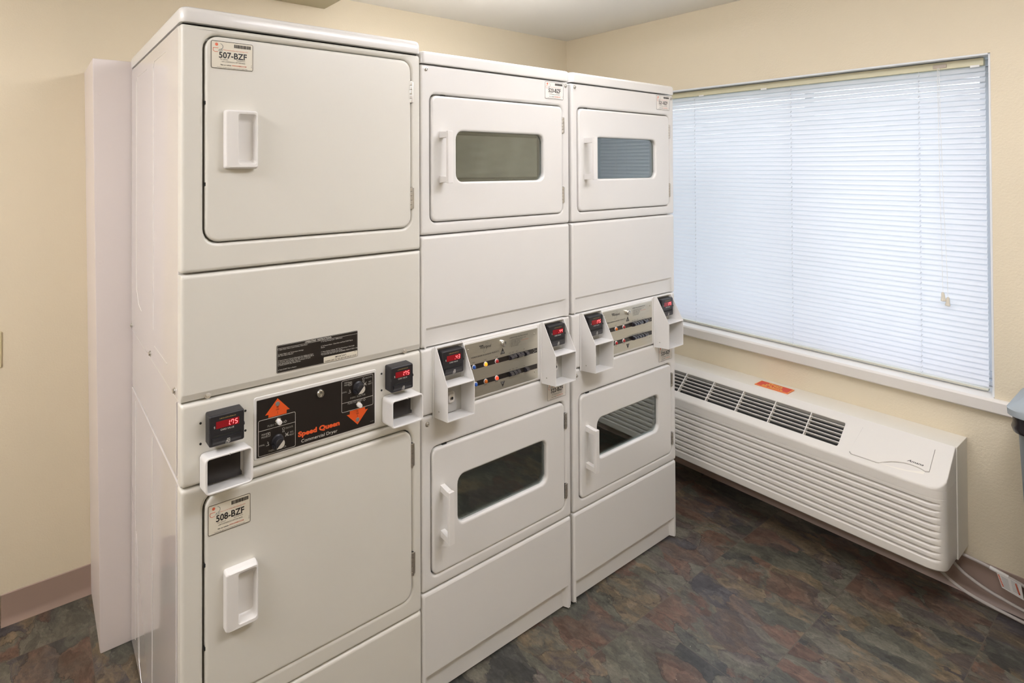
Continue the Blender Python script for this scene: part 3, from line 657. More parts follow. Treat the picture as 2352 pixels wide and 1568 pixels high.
# ------------------------------------------------------------------ machines two and three (doors with windows)
def lobed(x0, x1, z0, z1, r): return (x0, x1, z0, z1, r)
def folded_panel(T, x0, x1, z0, z1, zf, inset, dep, name):
    """flat panel whose lower strip is pressed back behind a soft slanted edge"""
    b = B()
    b.loft([(x0, x1, z0, z1, .004, .028), (x0, x1, z0, z1, .006, .009), (x0+.0012, x1-.0012, z0+.0012, z1-.0012, .007, .004), (x0+.004, x1-.004, z0+.004, z1-.004, .007, .0012), (x0+.009, x1-.009, z0+.009, z1-.009, .006, 0)], ENAMEL2, cap1=False)
    a0, a1 = x0+.009, x1-.009; c0, c1 = z0+.009, z1-.009
    bmesh.ops.delete(b.bm, geom=[f for f in b.bm.faces if f.calc_center_median().z < z0+.0095 and abs(f.calc_center_median().x-(x0+x1)/2) < .2], context='FACES_ONLY')
    # rebuild the face: upper flat + pressed strip
    g0, g1 = x0+inset, x1-inset-.006
    V = [(a0, 0, c1), (a1, 0, c1), (a1, 0, zf), (g1, 0, zf), (g0, 0, zf-.004), (a0, 0, zf-.004),
         (a0, 0, z0+.001), (g0, 0, z0+.001), (g0+.004, dep, z0+.001), (g1-.010, dep, z0+.001), (g1, 0, z0+.001), (a1, 0, z0+.001), (g0+.004, dep, zf-.0125), (g1-.018, dep, zf-.009)]
    b.faces(V, [(0, 1, 2, 3, 4, 5), (5, 4, 7, 6), (2, 11, 10, 3), (4, 3, 13, 12), (7, 4, 12, 8), (3, 10, 9, 13), (12, 13, 9, 8)], ENAMEL2)
    return b.build(name, T)
def d_handle(parent, x, z0, z1, y=-.003):
    b = B()
    for zc, s in ((z1-.010, 1), (z0+.010, -1)):
        t = .010
        # post: base wide, leaning to the right and inwards
        P0 = [(x, zc-t), (x+.016, zc-t), (x+.016, zc+t), (x, zc+t)]
        zz = zc-s*.001
        P1 = [(x-.004, zz-t*.75), (x+.014, zz-t*.75), (x+.014, zz+t*.8), (x-.004, zz+t*.8)]
        V = [(a, y, c) for a, c in P0]+[(a, y-.040, c) for a, c in P1]
        b.faces(V, [(0, 1, 2, 3), (4, 5, 6, 7), (0, 1, 5, 4), (1, 2, 6, 5), (2, 3, 7, 6), (3, 0, 4, 7)], PLASTIC)
    b.box(x-.005, x+.0155, y-.046, y-.036, z0, z1, PLASTIC, .0022)
    b.frame(x-.0025, x+.013, z0+.004, z1-.004, .001, .0006, y-.0464, GREYP) if False else None
    return b.build('handle', parent, 'white D-shaped pull handle')
def housing(T, x0, txt, lx=.5):
    """white bent metal shroud: card reader above, coin lock compartment below"""
    x1 = x0+.106; t = .0022; d = .060
    b = B()
    zt, zu, zb0, zb1 = 1.041, .941, .8395, .8315
    side = [(0, zt), (-.010, zt-.001), (-d, zu), (-d, zb0), (0, zb1)]
    b.prism(side, x0, x0+t, POWDER, 'x', .0005); b.prism(side, x1-t, x1, POWDER, 'x', .0005)
    b.prism([(-.0005, zb1), (-d, zb0), (-d, zb0+t), (-.0005, zb1+t)], x0+t, x1-t, POWDER, 'x')
    b.prism([(-d, zu), (-d, zu-t), (-.012, zu-.004-t), (-.012, zu-.004)], x0+t, x1-t, POWDER, 'x')
    b.prism([(-.0006, zb1+t), (-.0022, zb1+t), (-.0022, zt-.004), (-.0006, zt-.004)], x0+t, x1-t, GREYP, 'x')
    b.prism([(-.0022, zt-.004), (-.010, zt-.001), (-.010, zt-.0035), (-.0022, zt-.0065)], x0+t, x1-t, POWDER, 'x')
    b.lathe((x0, -.022, .857), (-1, 0, 0), [(.0022, 0), (.0022, .0008), (.0008, .001)], GREYP, 10)
    # flange on the machine face
    b.box(x0-.0075, x0, -.0022, -.0003, zb1, zt-.002, ENAMEL2, .0006); b.box(x1, x1+.004, -.0022, -.0003, zb1, zt-.002, ENAMEL2, .0006)
    o = b.build('reader_shroud', T, 'white sloped metal shroud')
    # reader, tipped slightly back
    zr0, zr1 = .957, 1.030
    b = B(); yb, yf = -.003, -.026
    rx0, rx1 = x0+.012, x1-.012
    r = reader(o, rx0, rx1, zr0, zr1, yb, yf, txt)
    # coin lock
    b = B(); cx = x0+.052; b.box(x0+.006, x0+.080, -.008, -.0024, .838, .912, mat('lock_plate_grey', (.42, .41, .39), .4), .001)
    b.loft([(cx-.015, cx+.019, .866, .900, .009, -.008), (cx-.015, cx+.019, .866, .900, .009, -.010), (cx-.012, cx+.016, .869, .897, .008, -.0115), (cx-.010, cx+.014, .871, .895, .007, -.016), (cx-.008, cx+.012, .873, .893, .006, -.0165)], mat('lock_cast_grey', (.62, .60, .57), .35))
    b.lathe((cx+.002, -.0163, .883), (0, -1, 0), [(.0075, 0), (.0075, .0014), (.005, .0018), (.0048, .0006)], CHROME, 18)
    b.lathe((cx+.002, -.0166, .883), (0, -1, 0), [(.004, 0), (.004, .0012), (.0015, .0014)], DARK, 14)
    b.build('coin_lock', o, 'grey coin box lock')
    return o
def whirl(T0, label, group, nums, txts, loc, xs, lamps, rockers):
    T = thing('stacked_dryer', label, 'dryer', loc, group)
    root = bpy.data.objects.new('x', None)
    MV = Vector((-.335, -.35, 0))
    X0, X1 = 0.0, .671
    parts = []
    def P(o): o.location = MV*1; parts.append(o); return o
    b = B()
    b.box(X0+.001, X1-.001, .028, .695, .012, 1.878, ENAMEL2, .003); b.box(X0+.02, X1-.02, .04, .68, 0, .0125, DARK)
    P(b.build('cabinet', T))
    b = B(TOP); b.loft([(X0, X1, -.002, .697, .012, 1.8815), (X0, X1, -.004, .698, .013, 1.885), (X0, X1, -.004, .698, .013, 1.908), (X0+.001, X1-.0015, -.002, .697, .013, 1.9145), (X0+.005, X1-.006, .002, .697, .011, 1.9175)], ENAMEL2, cap0=True)
    P(b.build('lid', T))
    RU = (.034, .6345, 1.409, 1.793); RL = (.034, .6365, .366, .744)
    u = P(panel_with_recess(X0, X1, 1.3735, 1.8785, RU, .022, ENAMEL2, 'upper_front_panel', T)); l = P(panel_with_recess(X0, X1, .3285, .8400, RL, .022, ENAMEL2, 'lower_front_panel', T))
    for x in (.018, .652):
        b = B(); screw(b, x, 1.864, 0, .0055); b.build('screw', u, 'silver screw head')
    b = B(); screw(b, .019, .819, 0, .0060); b.build('screw', l, 'silver screw head')
    b = B(); screw(b, .656, .812, 0, .0055); b.build('screw', l, 'silver screw head')
    P(folded_panel(T, X0, X1, 1.0415, 1.3705, 1.104, .016, .0075, 'middle_panel'))
    k = P(folded_panel(T, X0, X1, .006, .3250, .088, .012, .016, 'kick_panel'))
    def door(R, win, hz, nm, flip):
        b = B(); door_slab(b, (R[0]+.0035, R[1]-.003, R[2]+.0025, R[3]-.0045), .020, ENAMEL2, win, .026)
        b.box(R[0]+.045, R[0]+.062, .004, .008, R[3]-.0055, R[3]-.001, DARK) 
        o = P(b.build(nm, T))
        # stepped gasket and inner pane, then a flat sheet coloured dark for the drum's shade
        w0, w1, v0, v1 = win; b = B()
        b.loft([(w0+.0005, w1-.0005, v0+.0005, v1-.0005, .0255, .012), (w0+.004, w1-.004, v0+.004, v1-.004, .023, .0125), (w0+.005, w1-.005, v0+.005, v1-.005, .022, .022), (w0+.011, w1-.011, v0+.010, v1-.010, .018, .0225), (w0+.012, w1-.012, v0+.011, v1-.011, .018, .0255)], GASK, cap1=False)
        b.build('window_gasket', o)
        b = B(); b.loft([(w0+.006, w1-.006, v0+.005, v1-.005, .020, .0213), (w0+.012, w1-.012, v0+.011, v1-.011, .018, .0216)], DRUM, cap1=True); b.build('drum_shade_sheet', o, 'dark sheet for the shaded drum behind the window')
        b = B(); b.box(w0+.0006, w1-.0006, .0085, .0115, v0+.0006, v1-.0006, DGLASS); b.build('window_pane', o, 'dark glass window', wn=False)
        d_handle(o, .066, hz, hz+.154)
        return o
    du = door(RU, (.134, .532, 1.529, 1.685), 1.5275, 'upper_door', 0); dl = door(RL, (.136, .539, .487, .634), .4735, 'lower_door', 1)
    hinge(du, .6335, 1.694, 1.752); hinge(du, .6335, 1.446, 1.504); hinge(dl, .640, .646, .701); hinge(dl, .640, .400, .452)
    sticker(u, .541, .6385, 1.8125, 1.873, -.0008, nums[0], True); sticker(l, .545, .643, .763, .826, -.0008, nums[1], True)
    # control section
    def ex(b):
        b.loft([(.1575, .5005, .8495, 1.0305, .007, .0004), (.159, .499, .851, 1.029, .007, -.0016), (.1625, .4955, .8545, 1.0265, .006, -.0020)], ENAMEL2)
    c = P(plain_panel(X0, X1, .8430, 1.0385, ENAMEL2, 'control_housing', T, extra=ex))
    b = B(); b.loft([(.164, .4945, .856, 1.0250, .002, -.0019), (.164, .4945, .856, 1.0250, .002, -.0030)], STEEL); y = -.0034
    b.quad(.165, .4915, .9435, .9590, y, BLACKG); b.quad(.165, .4915, .8895, .9055, y, BLACKG)
    b.text('Whirlpool', .227, 1.0015, .0135, INK, y, w=.048, shear=.12)
    b.line([(.252+.017*math.cos(t)*math.cos(1.1)-.006*math.sin(t)*math.sin(1.1), 1.003+.017*math.cos(t)*math.sin(1.1)+.006*math.sin(t)*math.cos(1.1)) for t in [i*.35 for i in range(19)]], .0006, y, INKG)
    b.quad(.224, .242, 1.0105, 1.0125, y, INK)
    b.text('WORLD LEADER IN LAUNDRY PRODUCTS', .190, .9785, .0062, INK, y, w=.121)
    b.text('OPERATING INSTRUCTIONS', .359, 1.0115, .0060, INK, y, w=.086)
    for i, (t, w_) in enumerate((('CLEAN LINT SCREEN BEFORE EACH LOAD', .072), ('LOAD LOOSELY, CLOSE DOOR', .056), ('SELECT FABRIC SETTING', .046), ('INSERT COINS OR CARD', .046), ('PUSH TO START', .040), ('ADD TIME IF DESIRED', .036))):
        b.quad(.3595, .3607, 1.0055-i*.0042, 1.0067-i*.0042, y, INK)
        b.text(t, .364, 1.0052-i*.0042, .0036, INK, y, w=w_)
    b.text('DO NOT OVERLOAD', .415, .9968, .0036, INKR, y, w=.034)
    b.poly([(.327, .9885), (.3375, .9685), (.3165, .9685)], y, INK); b.poly([(.327, .8620), (.3375, .8805), (.3165, .8805)], y, INK)
    b.text('UPPER', .327, .9755, .0030, WHITEP, y-.0002, align='c'); b.text('DRYER', .327, .9710, .0036, WHITEP, y-.0002, align='c')
    b.text('LOWER', .327, .8765, .0036, WHITEP, y-.0002, align='c'); b.text('DRYER', .327, .8725, .0030, WHITEP, y-.0002, align='c')
    for cx, s in ((.250, 'COOL'), (.299, 'IN USE'), (.200, 'START')):
        b.text(s, cx, .9635, .0040, INK, y, align='c'); b.text(s, cx, .8845, .0040, INK, y, align='c')
    for cx, s in ((.360, 'HIGH'), (.375, 'MED'), (.392, 'LOW'), (.427, 'AIR')):
        b.text(s, cx, .9640+(cx-.36)*.02, .0036, INK, y, align='c'); b.text(s, cx, .9095, .0034, INK, y, align='c')
    for q in ((.474, .956), (.474, .946), (.480, .9535), (.480, .9485), (.486, .951)):
        b.line([(q[0]-.002, q[1]), (q[0]+.002, q[1])], .0011, y-.0002, WHITEP)
    b.build('control_plate', c, 'brushed steel control plate with two black bands', wn=False)
    for x, z in ((.178, 1.009), (.478, 1.009), (.478, .881)):
        b = B(); b.lathe((x, -.003, z), (0, -1, 0), [(.0030, 0), (.0030, .0006), (.0018, .0013), (.0004, .0014)], CHROME, 12); b.build('rivet', c)
    b = B(); b.lathe((.327, -.003, 1.004), (0, -1, 0), [(.0098, 0), (.0102, .001), (.0102, .006), (.0088, .0085), (.0060, .0088), (.0056, .0070), (.0035, .0070), (.0030, .0088), (.0018, .0088)], CHROME, 24); b.build('key_lock', c, 'round chrome key lock')
    for (x, z), cl in zip(((.200, .9510), (.250, .9510), (.299, .9510), (.207, .8965), (.250, .8970), (.2985, .8975)), lamps):
        b = B(); b.lathe((x, -.0034, z), (0, -1, 0), [(.0076, 0), (.0076, .002), (.0066, .0026), (.0062, .0020)], PLASTIC, 20)
        q = mat('pilot_'+cl[0], cl[1], .25, emit=cl[2], coat=.5)
        b.lathe((x, -.0048, z), (0, -1, 0), [(.0060, 0), (.0058, .0022), (.0046, .0046), (.0020, .0058)], q, 18); b.build('pilot_lamp', c, cl[0].replace('_', ' ')+' pilot lamp with white rim')
    for zc, L in ((.9512, rockers[0]), (.8975, rockers[1])):
        for x, w_, o_ in L:
            b = B(); b.box(x, x+w_, -.0060, -.0032, zc-.0085, zc+.0085, BLACKP, .001)
            b.prism([(-.0058, zc-.0078), (-.0075-o_, zc-.006), (-.0145-o_, zc+.0), (-.0105-o_, zc+.0066), (-.0058, zc+.0078)], x+.001, x+w_-.001, mat('rocker_black', (.03, .028, .036), .22, coat=.5), 'x', .0008)
            b.build('rocker_switch', c, 'black rocker switch')
    for q, t in ((.0455, txts[0]), (.5165, txts[1])): P(housing(T, q, t))
    T.scale = (xs, 1, 1)
    bpy.data.objects.remove(root)
    return T
BL = ('blue', (.02, .09, .38), .15); OR = ('amber_lit', (.95, .38, .02), .9); AM = ('amber', (.55, .13, .01), .15); RD = ('dark_red', (.35, .012, .015), .1); RL_ = ('red_lit', (.95, .06, .02), .9)
rk = lambda xs_, w_=.0155: [(x, w_, o) for x, o in xs_]
TA = whirl(None, 'white stacked dryer with windowed doors, middle of the three machines, stickers 523-BZF and 522-BZF', 'matching stacked dryers with windowed doors', ('523', '522'), ('.43', '.44'), (.335, .35, 0), 1.0,
      [BL, OR, RD, BL, AM, RL_], (rk([(.354, .004), (.371, .0), (.388, .004), (.405, .0), (.425, .004)]), rk([(.354, .003), (.371, .003), (.388, .0), (.427, .003)])))
TB = whirl(None, 'white stacked dryer with windowed doors, next to the window blind, stickers 521-BZF and 520-BZF', 'matching stacked dryers with windowed doors', ('521', '520'), ('1.75', '1.75'), (.684+.335*1.011, .35, 0), 1.011,
      [BL, AM, RD, BL, RD, RD], (rk([(.354, .005), (.371, .004), (.388, .004), (.406, .0), (.425, .004), (.442, .0)], .014), rk([(.354, .005), (.371, .004), (.388, .004), (.405, .004), (.425, .004), (.442, .0)], .014)))

# laundry turning behind the middle machine's upper window
def laundry():
    b = B(); n = 40; V = []; K = []
    rn = random.Random(4)
    for j in range(n+1):
        for i in range(n+1):
            u = i/n; v = j/n
            r_ = math.hypot(u-.1, v-1.6); d = .0045*math.sin(r_*13)+.0030*math.sin(r_*29+u*4)+.0016*math.sin(v*31+u*17)
            edge = min(u, 1-u, v, 1-v)
            V.append((.146+u*.374, .0172-d*min(1, edge*8)*.36, 1.5405+v*.1335))
    for j in range(n):
        for i in range(n): K.append((j*(n+1)+i, j*(n+1)+i+1, (j+1)*(n+1)+i+1, (j+1)*(n+1)+i))
    b.faces(V, K, CLOTH); o = b.build('laundry_bundle', wn=False)
    s = o.modifiers.new('solid', 'SOLIDIFY'); s.thickness = .0015; s.offset = 1
    return o
tag(laundry(), 'grey green laundry pressed behind the upper window of the middle dryer', 'laundry')

# ------------------------------------------------------------------ white boxed panel behind the first machine
b = B()
V = [(-.773, .7005, 0), (-.05, .7005, 0), (-.05, .7005, 1.931), (-.800, .7005, 1.931), (-.773, YB-.0005, 0), (-.05, YB-.0005, 0), (-.05, YB-.0005, 1.931), (-.800, YB-.0005, 1.931)]
b.faces(V, [(0, 1, 2, 3), (4, 5, 6, 7), (0, 3, 7, 4), (1, 2, 6, 5), (0, 1, 5, 4), (3, 2, 6, 7)], CHASE)
bmesh.ops.bevel(b.bm, geom=list(b.bm.edges), offset=.003, segments=2, affect='EDGES', profile=.5)
chase = tag(b.build('boxed_panel'), 'tall white painted boxed-in panel standing between the back wall and the nearest dryer', 'panel')
for z, xx in ((1.815, -.779), (1.266, -.775), (.655, -.771)):
    b = B(); b.lathe((xx, .7005, z), (0, -1, 0), [(.0048, 0), (.0048, .0008), (.0040, .0012), (.002, .0010)], CHASE, 14); b.build('screw_cover', chase)

# switch plate on the back wall, mostly outside the frame
t = thing('wall_plate', 'cream wall plate at the left edge of the back wall', 'wall plate', (-1.088, YB, .949))
B().loft([(-.038, .038, -.062, .062, .003, -.0004), (-.038, .038, -.062, .062, .003, -.004), (-.036, .036, -.060, .060, .003, -.006)], CREAM).build('plate', t)
B().box(-.006, .006, -.014, -.0062, -.010, .012, CREAM, .001).build('toggle', t)

# ------------------------------------------------------------------ air conditioner under the window
AY0, AY1 = -.742, .330
AC = thing('air_conditioner', 'cream through-wall air conditioner with a ribbed front, mounted low under the window', 'air conditioner', (1.82, -.2, .17))
def A(o): o.location = (-1.82, .2, -.17); return o
ZT, ZB = .571, .172
b = B()
b.box(1.827, XW-.0005, AY0, AY1, ZB, ZT, ACS, .002)
A(b.build('sleeve', AC))
# cabinet: loft in the x-y plane with sloped top; profile in (x,z) swept along y with rounded ends
XF = 1.675
def cab_loop(x_off):            # front outline of the cabinet in plan: rounded corners at both ends
    pass
NR = 9; RC = .046
def plan(xf, r=RC, n=8, inset=0.0):
    """points in plan from back-right to back-left, around the front"""
    y0, y1 = AY0+.003+inset, AY1-.003-inset; P = [(1.826, y0)]
    r = min(r, 1.826-xf-.002)
    for i in range(n+1):
        t = PI*1.5-i/n*PI/2; P.append((xf+r+r*math.cos(t), y0+r+r*math.sin(t)))
    for i in range(n+1):
        t = PI-i/n*PI/2; P.append((xf+r+r*math.cos(t), y1-r+r*math.sin(t)))
    P.append((1.826, y1)); return P
rows = []                        # (z, xf, inset)
rows += [(ZB-.002, XF+.016, .010), (ZB, XF+.006, .004), (ZB+.006, XF+.001, .001), (ZB+.028, XF, 0)]
z0g, z1g = ZB+.032, .421; pitch = (z1g-z0g)/NR
for i in range(NR):
    z = z0g+i*pitch
    rows += [(z, XF+.0002, 0), (z+.0030, XF+.0030, 0), (z+.0062, XF+.0085, 0), (z+.0092, XF+.0160, 0), (z+.0104, XF+.0165, 0), (z+.0110, XF+.0022, 0), (z+.0122, XF+.0006, 0), (z+.0150, XF, 0)]
rows += [(z1g, XF, 0), (z1g+.0008, XF+.0015, 0), (z1g+.002, XF+.0002, 0), (.448, XF, 0), (.4535, XF+.0015, .001), (.457, XF+.0055, .004)]
b = B(); V = []; K = []
for ri, (z, xf, ins) in enumerate(rows):
    P = plan(XF+max(0, xf-XF), RC, 8, ins)
    base = plan(XF, RC, 8, ins)
    groove = z0g <= z < z1g-.0005 and xf > XF
    out_ = []
    for (x, y), (bx, by) in zip(P, base):
        if groove:               # grooves die out around the end corners
            e = max(0, min(1, (y-(AY0+.018))/.022))*max(0, min(1, ((AY1-.018)-y)/.022))
            out_.append((bx+(x-bx)*e, by+(y-by)*e, z))
        else: out_.append((x, y, z))
    V += out_
k = len(plan(XF))
for j in range(len(rows)-1):
    for i in range(k-1): K.append((j*k+i, j*k+i+1, (j+1)*k+i+1, (j+1)*k+i))
K.append(tuple(range(k)))
b.faces(V, K, ACP)
for q in b.bm.verts: pass
# end cheeks up to the slope
SL = lambda x: .457+(x-XF)*(.571-.457)/(1.827-XF)
# sloped top: frame with an opening for the grille, built from strips
gx0, gx1, gy0, gy1 = 1.706, 1.796, -.440, .300
def sp_(x, y, o=0): return (x-o*.59, y, SL(x)+o*.8)
def ring(Lp, m, close=True):
    k = len(Lp[0]); V = [p for l in Lp for p in l]; K = []
    for j in range(len(Lp)-1):
        for i in range(k): K.append((j*k+i, j*k+(i+1) % k, (j+1)*k+(i+1) % k, (j+1)*k+i))
    b.faces(V, K, m)
n = 6
def rr2(x0, x1, y0, y1, r, o, rF=None, dz=0):
    return [(px-o*.59, py, SL(px)+o*.8+dz) for px, py in rrect(x0, x1, y0, y1, r, n)]
def outer(ins, o, dz=0):
    # rounded at the front (low x) corners, square at the back
    x0, x1, y0, y1 = XF+ins, 1.8265, AY0+.003+ins, AY1-.003-ins; P = []
    for cx, cy, a, r in ((x0+RC, y0+RC, PI, RC), (x1-.001, y0+.001, 1.5*PI, .001), (x1-.001, y1-.001, 0, .001), (x0+RC, y1-RC, .5*PI, RC)):
        for i in range(n+1):
            t = a+i/n*PI/2; P.append((cx+r*math.cos(t), cy+r*math.sin(t)))
    return [(px, py, SL(px)+o+dz) for px, py in P]
def skirt():
    P = [(px, py, .452 if px < 1.8 or True else pz) for px, py, pz in outer(0, 0)]
    return P
ring([skirt(), outer(0, -.005), outer(.0015, -.0012), outer(.005, .0005), rr2(gx0-.004, gx1+.004, gy0-.004, gy1+.004, .008, 0), rr2(gx0, gx1, gy0, gy1, .006, -.003), rr2(gx0, gx1, gy0, gy1, .006, -.028)], ACP)
A(b.build('front_cabinet', AC))
b = B(); V = rr2(gx0, gx1, gy0, gy1, .006, -.027); b.faces(V, [tuple(range(len(V)))], DARK); A(b.build('duct_liner', AC, 'dark duct opening'))
# grille bars
b = B()
for i in range(1, 6):
    x = gx0+(gx1-gx0)*i/6
    b.faces([sp_(x-.0012, gy0, -.003), sp_(x+.0012, gy0, -.003), sp_(x+.0012, gy1, -.003), sp_(x-.0012, gy1, -.003), sp_(x-.0008, gy0, -.014), sp_(x+.0008, gy0, -.014), sp_(x+.0008, gy1, -.014), sp_(x-.0008, gy1, -.014)], [(0, 1, 2, 3), (4, 5, 6, 7), (0, 3, 7, 4), (1, 2, 6, 5)], ACP)
for y in (-.329, -.202, -.076, .050, .176):
    b.faces([sp_(gx0, y-.0016, -.0025), sp_(gx1, y-.0016, -.0025), sp_(gx1, y+.0016, -.0025), sp_(gx0, y+.0016, -.0025), sp_(gx0, y-.0016, -.020), sp_(gx1, y-.0016, -.020), sp_(gx1, y+.0016, -.020), sp_(gx0, y+.0016, -.020)], [(0, 1, 2, 3), (4, 5, 6, 7), (0, 3, 7, 4), (1, 2, 6, 5), (0, 1, 5, 4), (2, 3, 7, 6)], ACP)
A(b.build('air_grille', AC))
# control flap with scooped finger notch
b = B()
lip = [(1.797, -.494), (1.797, -.692), (1.722, -.692)]
arc = []
for i in range(13):
    u = i/12; yy = -.682+u*(.682-.566); arc.append((1.7185-.022*(u**1.6)+.0115*math.sin(PI*min(1, u*1.0))**.8*(1.0), yy))
flap = lip+arc+[(1.695, -.560), (1.694, -.486), (1.700, -.4795)]
def flapring(o): return [(px, py, SL(px)+o) for px, py in flap]
k = len(flap); V = flapring(.0002)+flapring(.0034); K = [(i, (i+1) % k, k+(i+1) % k, k+i) for i in range(k)]+[tuple(range(k, 2*k))]
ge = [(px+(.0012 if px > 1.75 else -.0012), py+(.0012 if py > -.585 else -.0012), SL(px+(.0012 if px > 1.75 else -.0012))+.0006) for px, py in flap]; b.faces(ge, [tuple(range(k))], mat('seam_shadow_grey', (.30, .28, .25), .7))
b.faces(V, K, ACP)
b.mp = lambda a, c, d: (a, c, d)
A(b.build('control_flap', AC)); fl = bpy.data.objects['control_flap']
# writing on the flap: u runs along -y, v up the slope
b = B(lambda u, v, d: (1.733+v*.8, -u, SL(1.733+v*.8)+.0037))
b.text('Amana', .633, -.003, .0125, INK, 0, w=.042, shear=.45, bold=.015); b.build('maker_lettering', fl, 'black script lettering', wn=False)
# notch pocket
b = B(); V = [(1.6955, -.566, SL(1.6955)+.0008), (1.700, -.60, SL(1.70)+.0008), (1.7045, -.64, SL(1.7045)+.0008), (1.7175, -.682, SL(1.7175)+.0008), (1.7085, -.680, SL(1.7085)+.0008), (1.697, -.62, SL(1.697)+.0008)]
b.faces(V, [tuple(range(6))], ACS); b.build('finger_notch', fl, wn=False)
# red notice
t = B(lambda u, v, d: (1.889+v, -u, ZT+d)); t.loft([(.096, .224, -.036, .036, .0008, .0003), (.096, .224, -.036, .036, .0008, .0035)], TAGO)
t.loft([(.099, .221, -.033, .033, .0006, .0035), (.099, .221, -.033, .033, .0006, .0038)], TAGR)
t.frame(.0975, .2225, -.0345, .0345, .0006, .0016, .0040, TAGY)
t.text('Please', .160, .0125, .0215, TAGY, .0042, align='c', bold=.03, w=.052); t.text('Do Not', .160, -.0075, .0215, TAGY, .0042, align='c', bold=.03, w=.062); t.text('Sit Above', .160, -.0275, .0215, TAGY, .0042, align='c', bold=.03, w=.080)
tag(t.build('notice_plaque', wn=False), 'small red plaque with yellow lettering lying on top of the air conditioner', 'sign')

# power cord looping from the unit towards the bin
def smooth(P, n=8):
    P = [Vector(p) for p in P]; Q = []
    for i in range(len(P)-1):
        a, c, d, e_ = P[max(i-1, 0)], P[i], P[i+1], P[min(i+2, len(P)-1)]
        for j in range(n):
            t = j/n; Q.append(.5*((2*c)+(-a+d)*t+(2*a-5*c+4*d-e_)*t*t+(-a+3*c-3*d+e_)*t**3))
    Q.append(P[-1]); return Q
CORD = [(1.865, -.62, .162), (1.87, -.64, .150), (1.88, -.667, .105), (1.885, -.695, .070), (1.895, -.735, .040), (1.905, -.785, .022), (1.912, -.835, .013), (1.915, -.90, .0075), (1.925, -.98, .0075), (1.945, -.96, .018), (1.943, -.90, .030), (1.940, -.84, .042),
        (1.935, -.79, .056), (1.928, -.735, .085), (1.920, -.695, .130), (1.915, -.66, .155), (1.925, -.64, .158), (1.940, -.69, .150), (1.945, -.735, .142), (1.9465, -.78, .137), (1.947, -.83, .128), (1.948, -.90, .110), (1.950, -.98, .07), (1.950, -1.05, .03)]
pc = thing('power_cord', 'looped pale grey power cord with a printed tag hanging below the air conditioner', 'power cord', (1.92, -.8, 0))
def Q(o): o.location = (-1.92, .8, 0); return o
Q(B().tube(smooth(CORD), .0058, CORDM, 10).build('cord', pc, wn=False))
Q(B().tube([(1.9468, -.797, .1345), (1.947, -.84, .1262)], .0068, TAPE, 12).build('tape_wrap', pc, 'white tape wrap', wn=False))
b = B(lambda u, v, d: (1.9395-v*0+d, -u, v)); b.poly([(.813, .134), (.870, .122), (.876, .072), (.826, .084)], 0, PAPERW)
for i in range(8):
    for s in range(2):
        u0 = .822+s*.022+i*.0007; v0 = .122-i*.0046
        b.line([(u0+.003, v0), (u0+.019, v0-.0032)], .0011, -.0004, INKG)
    b.line([(.8185+i*.0014, .125-i*.0046), (.8195+i*.0014, .1215-i*.0046)], .004, -.0004, INKR)
b.line([(.858, .118), (.867, .084)], .004, -.0004, INKR)
Q(b.build('warning_tag', pc, 'white tag printed in red and black', wn=False))

# ------------------------------------------------------------------ blind
XB = 2.028
BY0, BY1 = -.789, .722
BL_ = thing('window_blind', 'closed white horizontal mini blind hanging in the window', 'window blind', (XB, 0, 1.976))
def Z(o): o.location = (-XB, 0, -1.976); return o
b = B(TOP); b.box(XB-.014, XB+.014, BY0+.002, BY1, 1.948, 1.9765, HEADR, .0015)
Z(b.build('headrail', BL_, 'cream metal head rail'))
b = B(TOP); pitch = .0205; ns = 58; wd = .0255; rn = random.Random(3)
zt = 1.9375
for i in range(ns):
    zc = zt-i*pitch
    if zc < .765: break
    tilt = math.radians(58+rn.uniform(-1.3, 1.3)+(-6 if i in (2, 3) else 0)); V = []; K = []
    m_ = 7; segs = 24; ph = rn.uniform(0, 6.28); am = .0006
    for s in range(segs+1):
        y = BY0+(BY1-BY0)*s/segs; wob = am*math.sin(s*.7+ph)+am*.6*math.sin(s*1.9+ph*2)
        for j in range(m_):
            u = (j/(m_-1)-.5); a = u*wd; cv = .0026*(1-4*u*u)      # crown of the slat
            ce = 0.0
            if s in (0, segs): a *= .93                              # clipped corners
            # top edge leans to the window, bottom edge to the room
            V.append((XB+a*math.cos(tilt)*1+cv*-math.sin(tilt), y, zc+wob+a*math.sin(tilt)+cv*math.cos(tilt)))
    for s in range(segs):
        for j in range(m_-1): K.append((s*m_+j, s*m_+j+1, (s+1)*m_+j+1, (s+1)*m_+j))
    b.faces(V, K, SLAT, recalc=False)
zlast = zc
Z(b.build('slats', BL_, wn=False))
b = B(TOP); b.box(XB-.0115, XB+.0115, BY0, BY1, .7435, .7530, mat('bottom_rail_cream', (.62, .60, .50), .45), .003); Z(b.build('bottom_rail', BL_, 'cream bottom rail'))
for y in (-.614, -.188, .240, .66):
    b = B(TOP); b.tube([(XB-.0125, y, 1.95), (XB-.0125, y, .75)], .0006, CORDT, 5); b.tube([(XB+.0125, y, 1.95), (XB+.0125, y, .75)], .0006, CORDT, 5)
    for i in range(ns): b.tube([(XB-.0128, y+.002, zt-i*pitch-.010), (XB-.0132, y-.002, zt-i*pitch-.003)], .0020, CORDT, 5)
    Z(b.build('ladder_cord', BL_))
b = B(TOP); b.box(XB-.0165, XB-.0135, -.692, -.655, 1.953, 1.967, mat('lock_tarnished', (.40, .34, .28), .5, metal=.5), .0008); Z(b.build('cord_lock', BL_, 'small metal cord lock'))
b = B(TOP)
cx = XB-.019
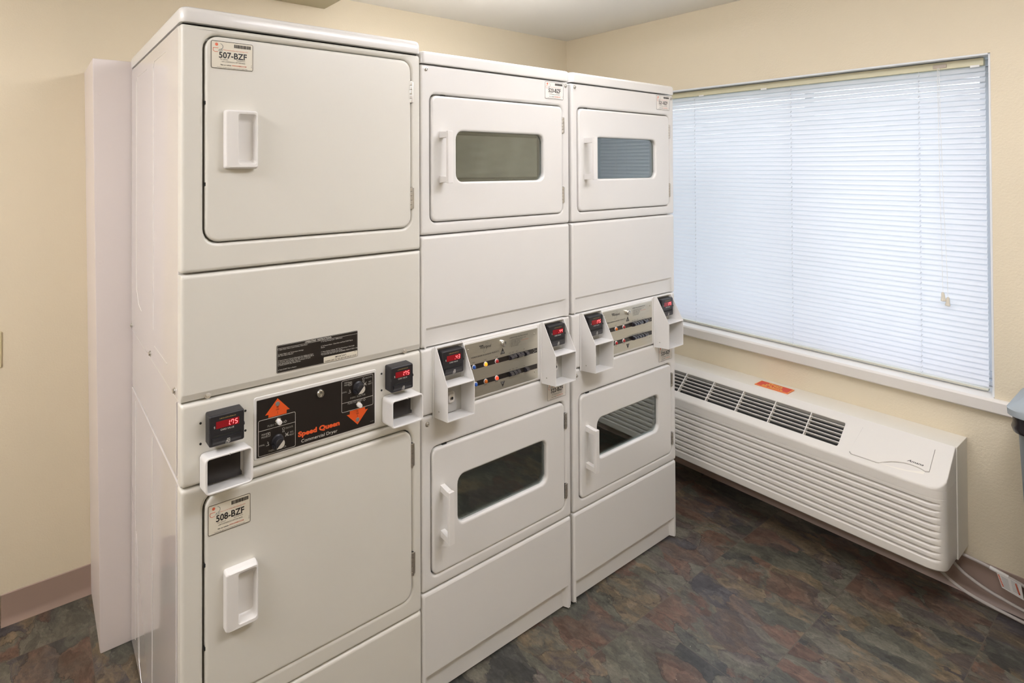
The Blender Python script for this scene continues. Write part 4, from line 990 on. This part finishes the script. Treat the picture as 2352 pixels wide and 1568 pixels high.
b.tube([(cx, -.668, 1.955), (cx, -.671, 1.5), (cx, -.676, 1.085)], .0007, PCORD, 6); b.tube([(cx, -.672, 1.955), (cx, -.679, 1.5), (cx, -.690, 1.070)], .0007, PCORD, 6)
for y, z in ((-.676, 1.088), (-.690, 1.072)):
    b.lathe((cx-.003, y, z), (0, (y+.683)*-6, -1), [(.0025, 0), (.0045, .004), (.0055, .020), (.0075, .032), (.006, .034)], TASSEL, 12)
Z(b.build('pull_cord', BL_, 'cream pull cords with two tassels'))
# clips under the headrail
for y in (.205, -.08, -.765):
    b = B(TOP); b.box(XB-.0150, XB-.0135, y-.012, y+.012, 1.943, 1.951, POWDER, .0005); Z(b.build('mounting_clip', BL_))

# ------------------------------------------------------------------ waste bin
BN = thing('waste_bin', 'grey plastic waste bin with a black liner and a pale hooded lid', 'bin', (1.77, -1.13, 0))
def Y(o): o.location = (-1.77, 1.13, 0); return o
bx0, bx1, by0, by1 = 1.600, 1.925, -1.38, -.885
b = B(TOP)
b.loft([(bx0+.055, bx1-.05, by0+.05, by1-.050, .04, 0), (bx0+.050, bx1-.045, by0+.045, by1-.046, .045, .006), (bx0+.022, bx1-.02, by0+.02, by1-.020, .045, .745), (bx0+.018, bx1-.018, by0+.018, by1-.017, .045, .80)], BINM, cap0=True, cap1=False)
Y(b.build('body', BN))
b = B(TOP); b.loft([(bx0+.016, bx1-.016, by0+.016, by1-.016, .045, .745), (bx0+.012, bx1-.012, by0+.012, by1-.011, .045, .742), (bx0+.008, bx1-.010, by0+.010, by1-.007, .045, .758), (bx0+.011, bx1-.012, by0+.012, by1-.010, .045, .772), (bx0+.010, bx1-.012, by0+.012, by1-.009, .045, .7945), (bx0+.013, bx1-.013, by0+.013, by1-.013, .045, .803)], BAG, cap1=False)
Y(b.build('liner', BN, 'black plastic liner folded over the rim'))
b = B(TOP); b.loft([(bx0+.008, bx1-.008, by0+.008, by1-.008, .045, .792), (bx0, bx1, by0, by1, .05, .796), (bx0-.001, bx1, by0, by1+.001, .05, .815), (bx0+.003, bx1-.003, by0+.003, by1-.004, .05, .823), (bx0+.020, bx1-.02, by0+.02, by1-.022, .045, .838), (bx0+.038, bx1-.04, by0+.04, by1-.040, .04, .862), (bx0+.046, bx1-.05, by0+.05, by1-.048, .04, .885), (bx0+.060, bx1-.065, by0+.07, by1-.063, .03, .958), (bx0+.068, bx1-.075, by0+.08, by1-.072, .025, .966)], BINL, cap0=False)
Y(b.build('lid', BN, 'pale grey hooded lid'))
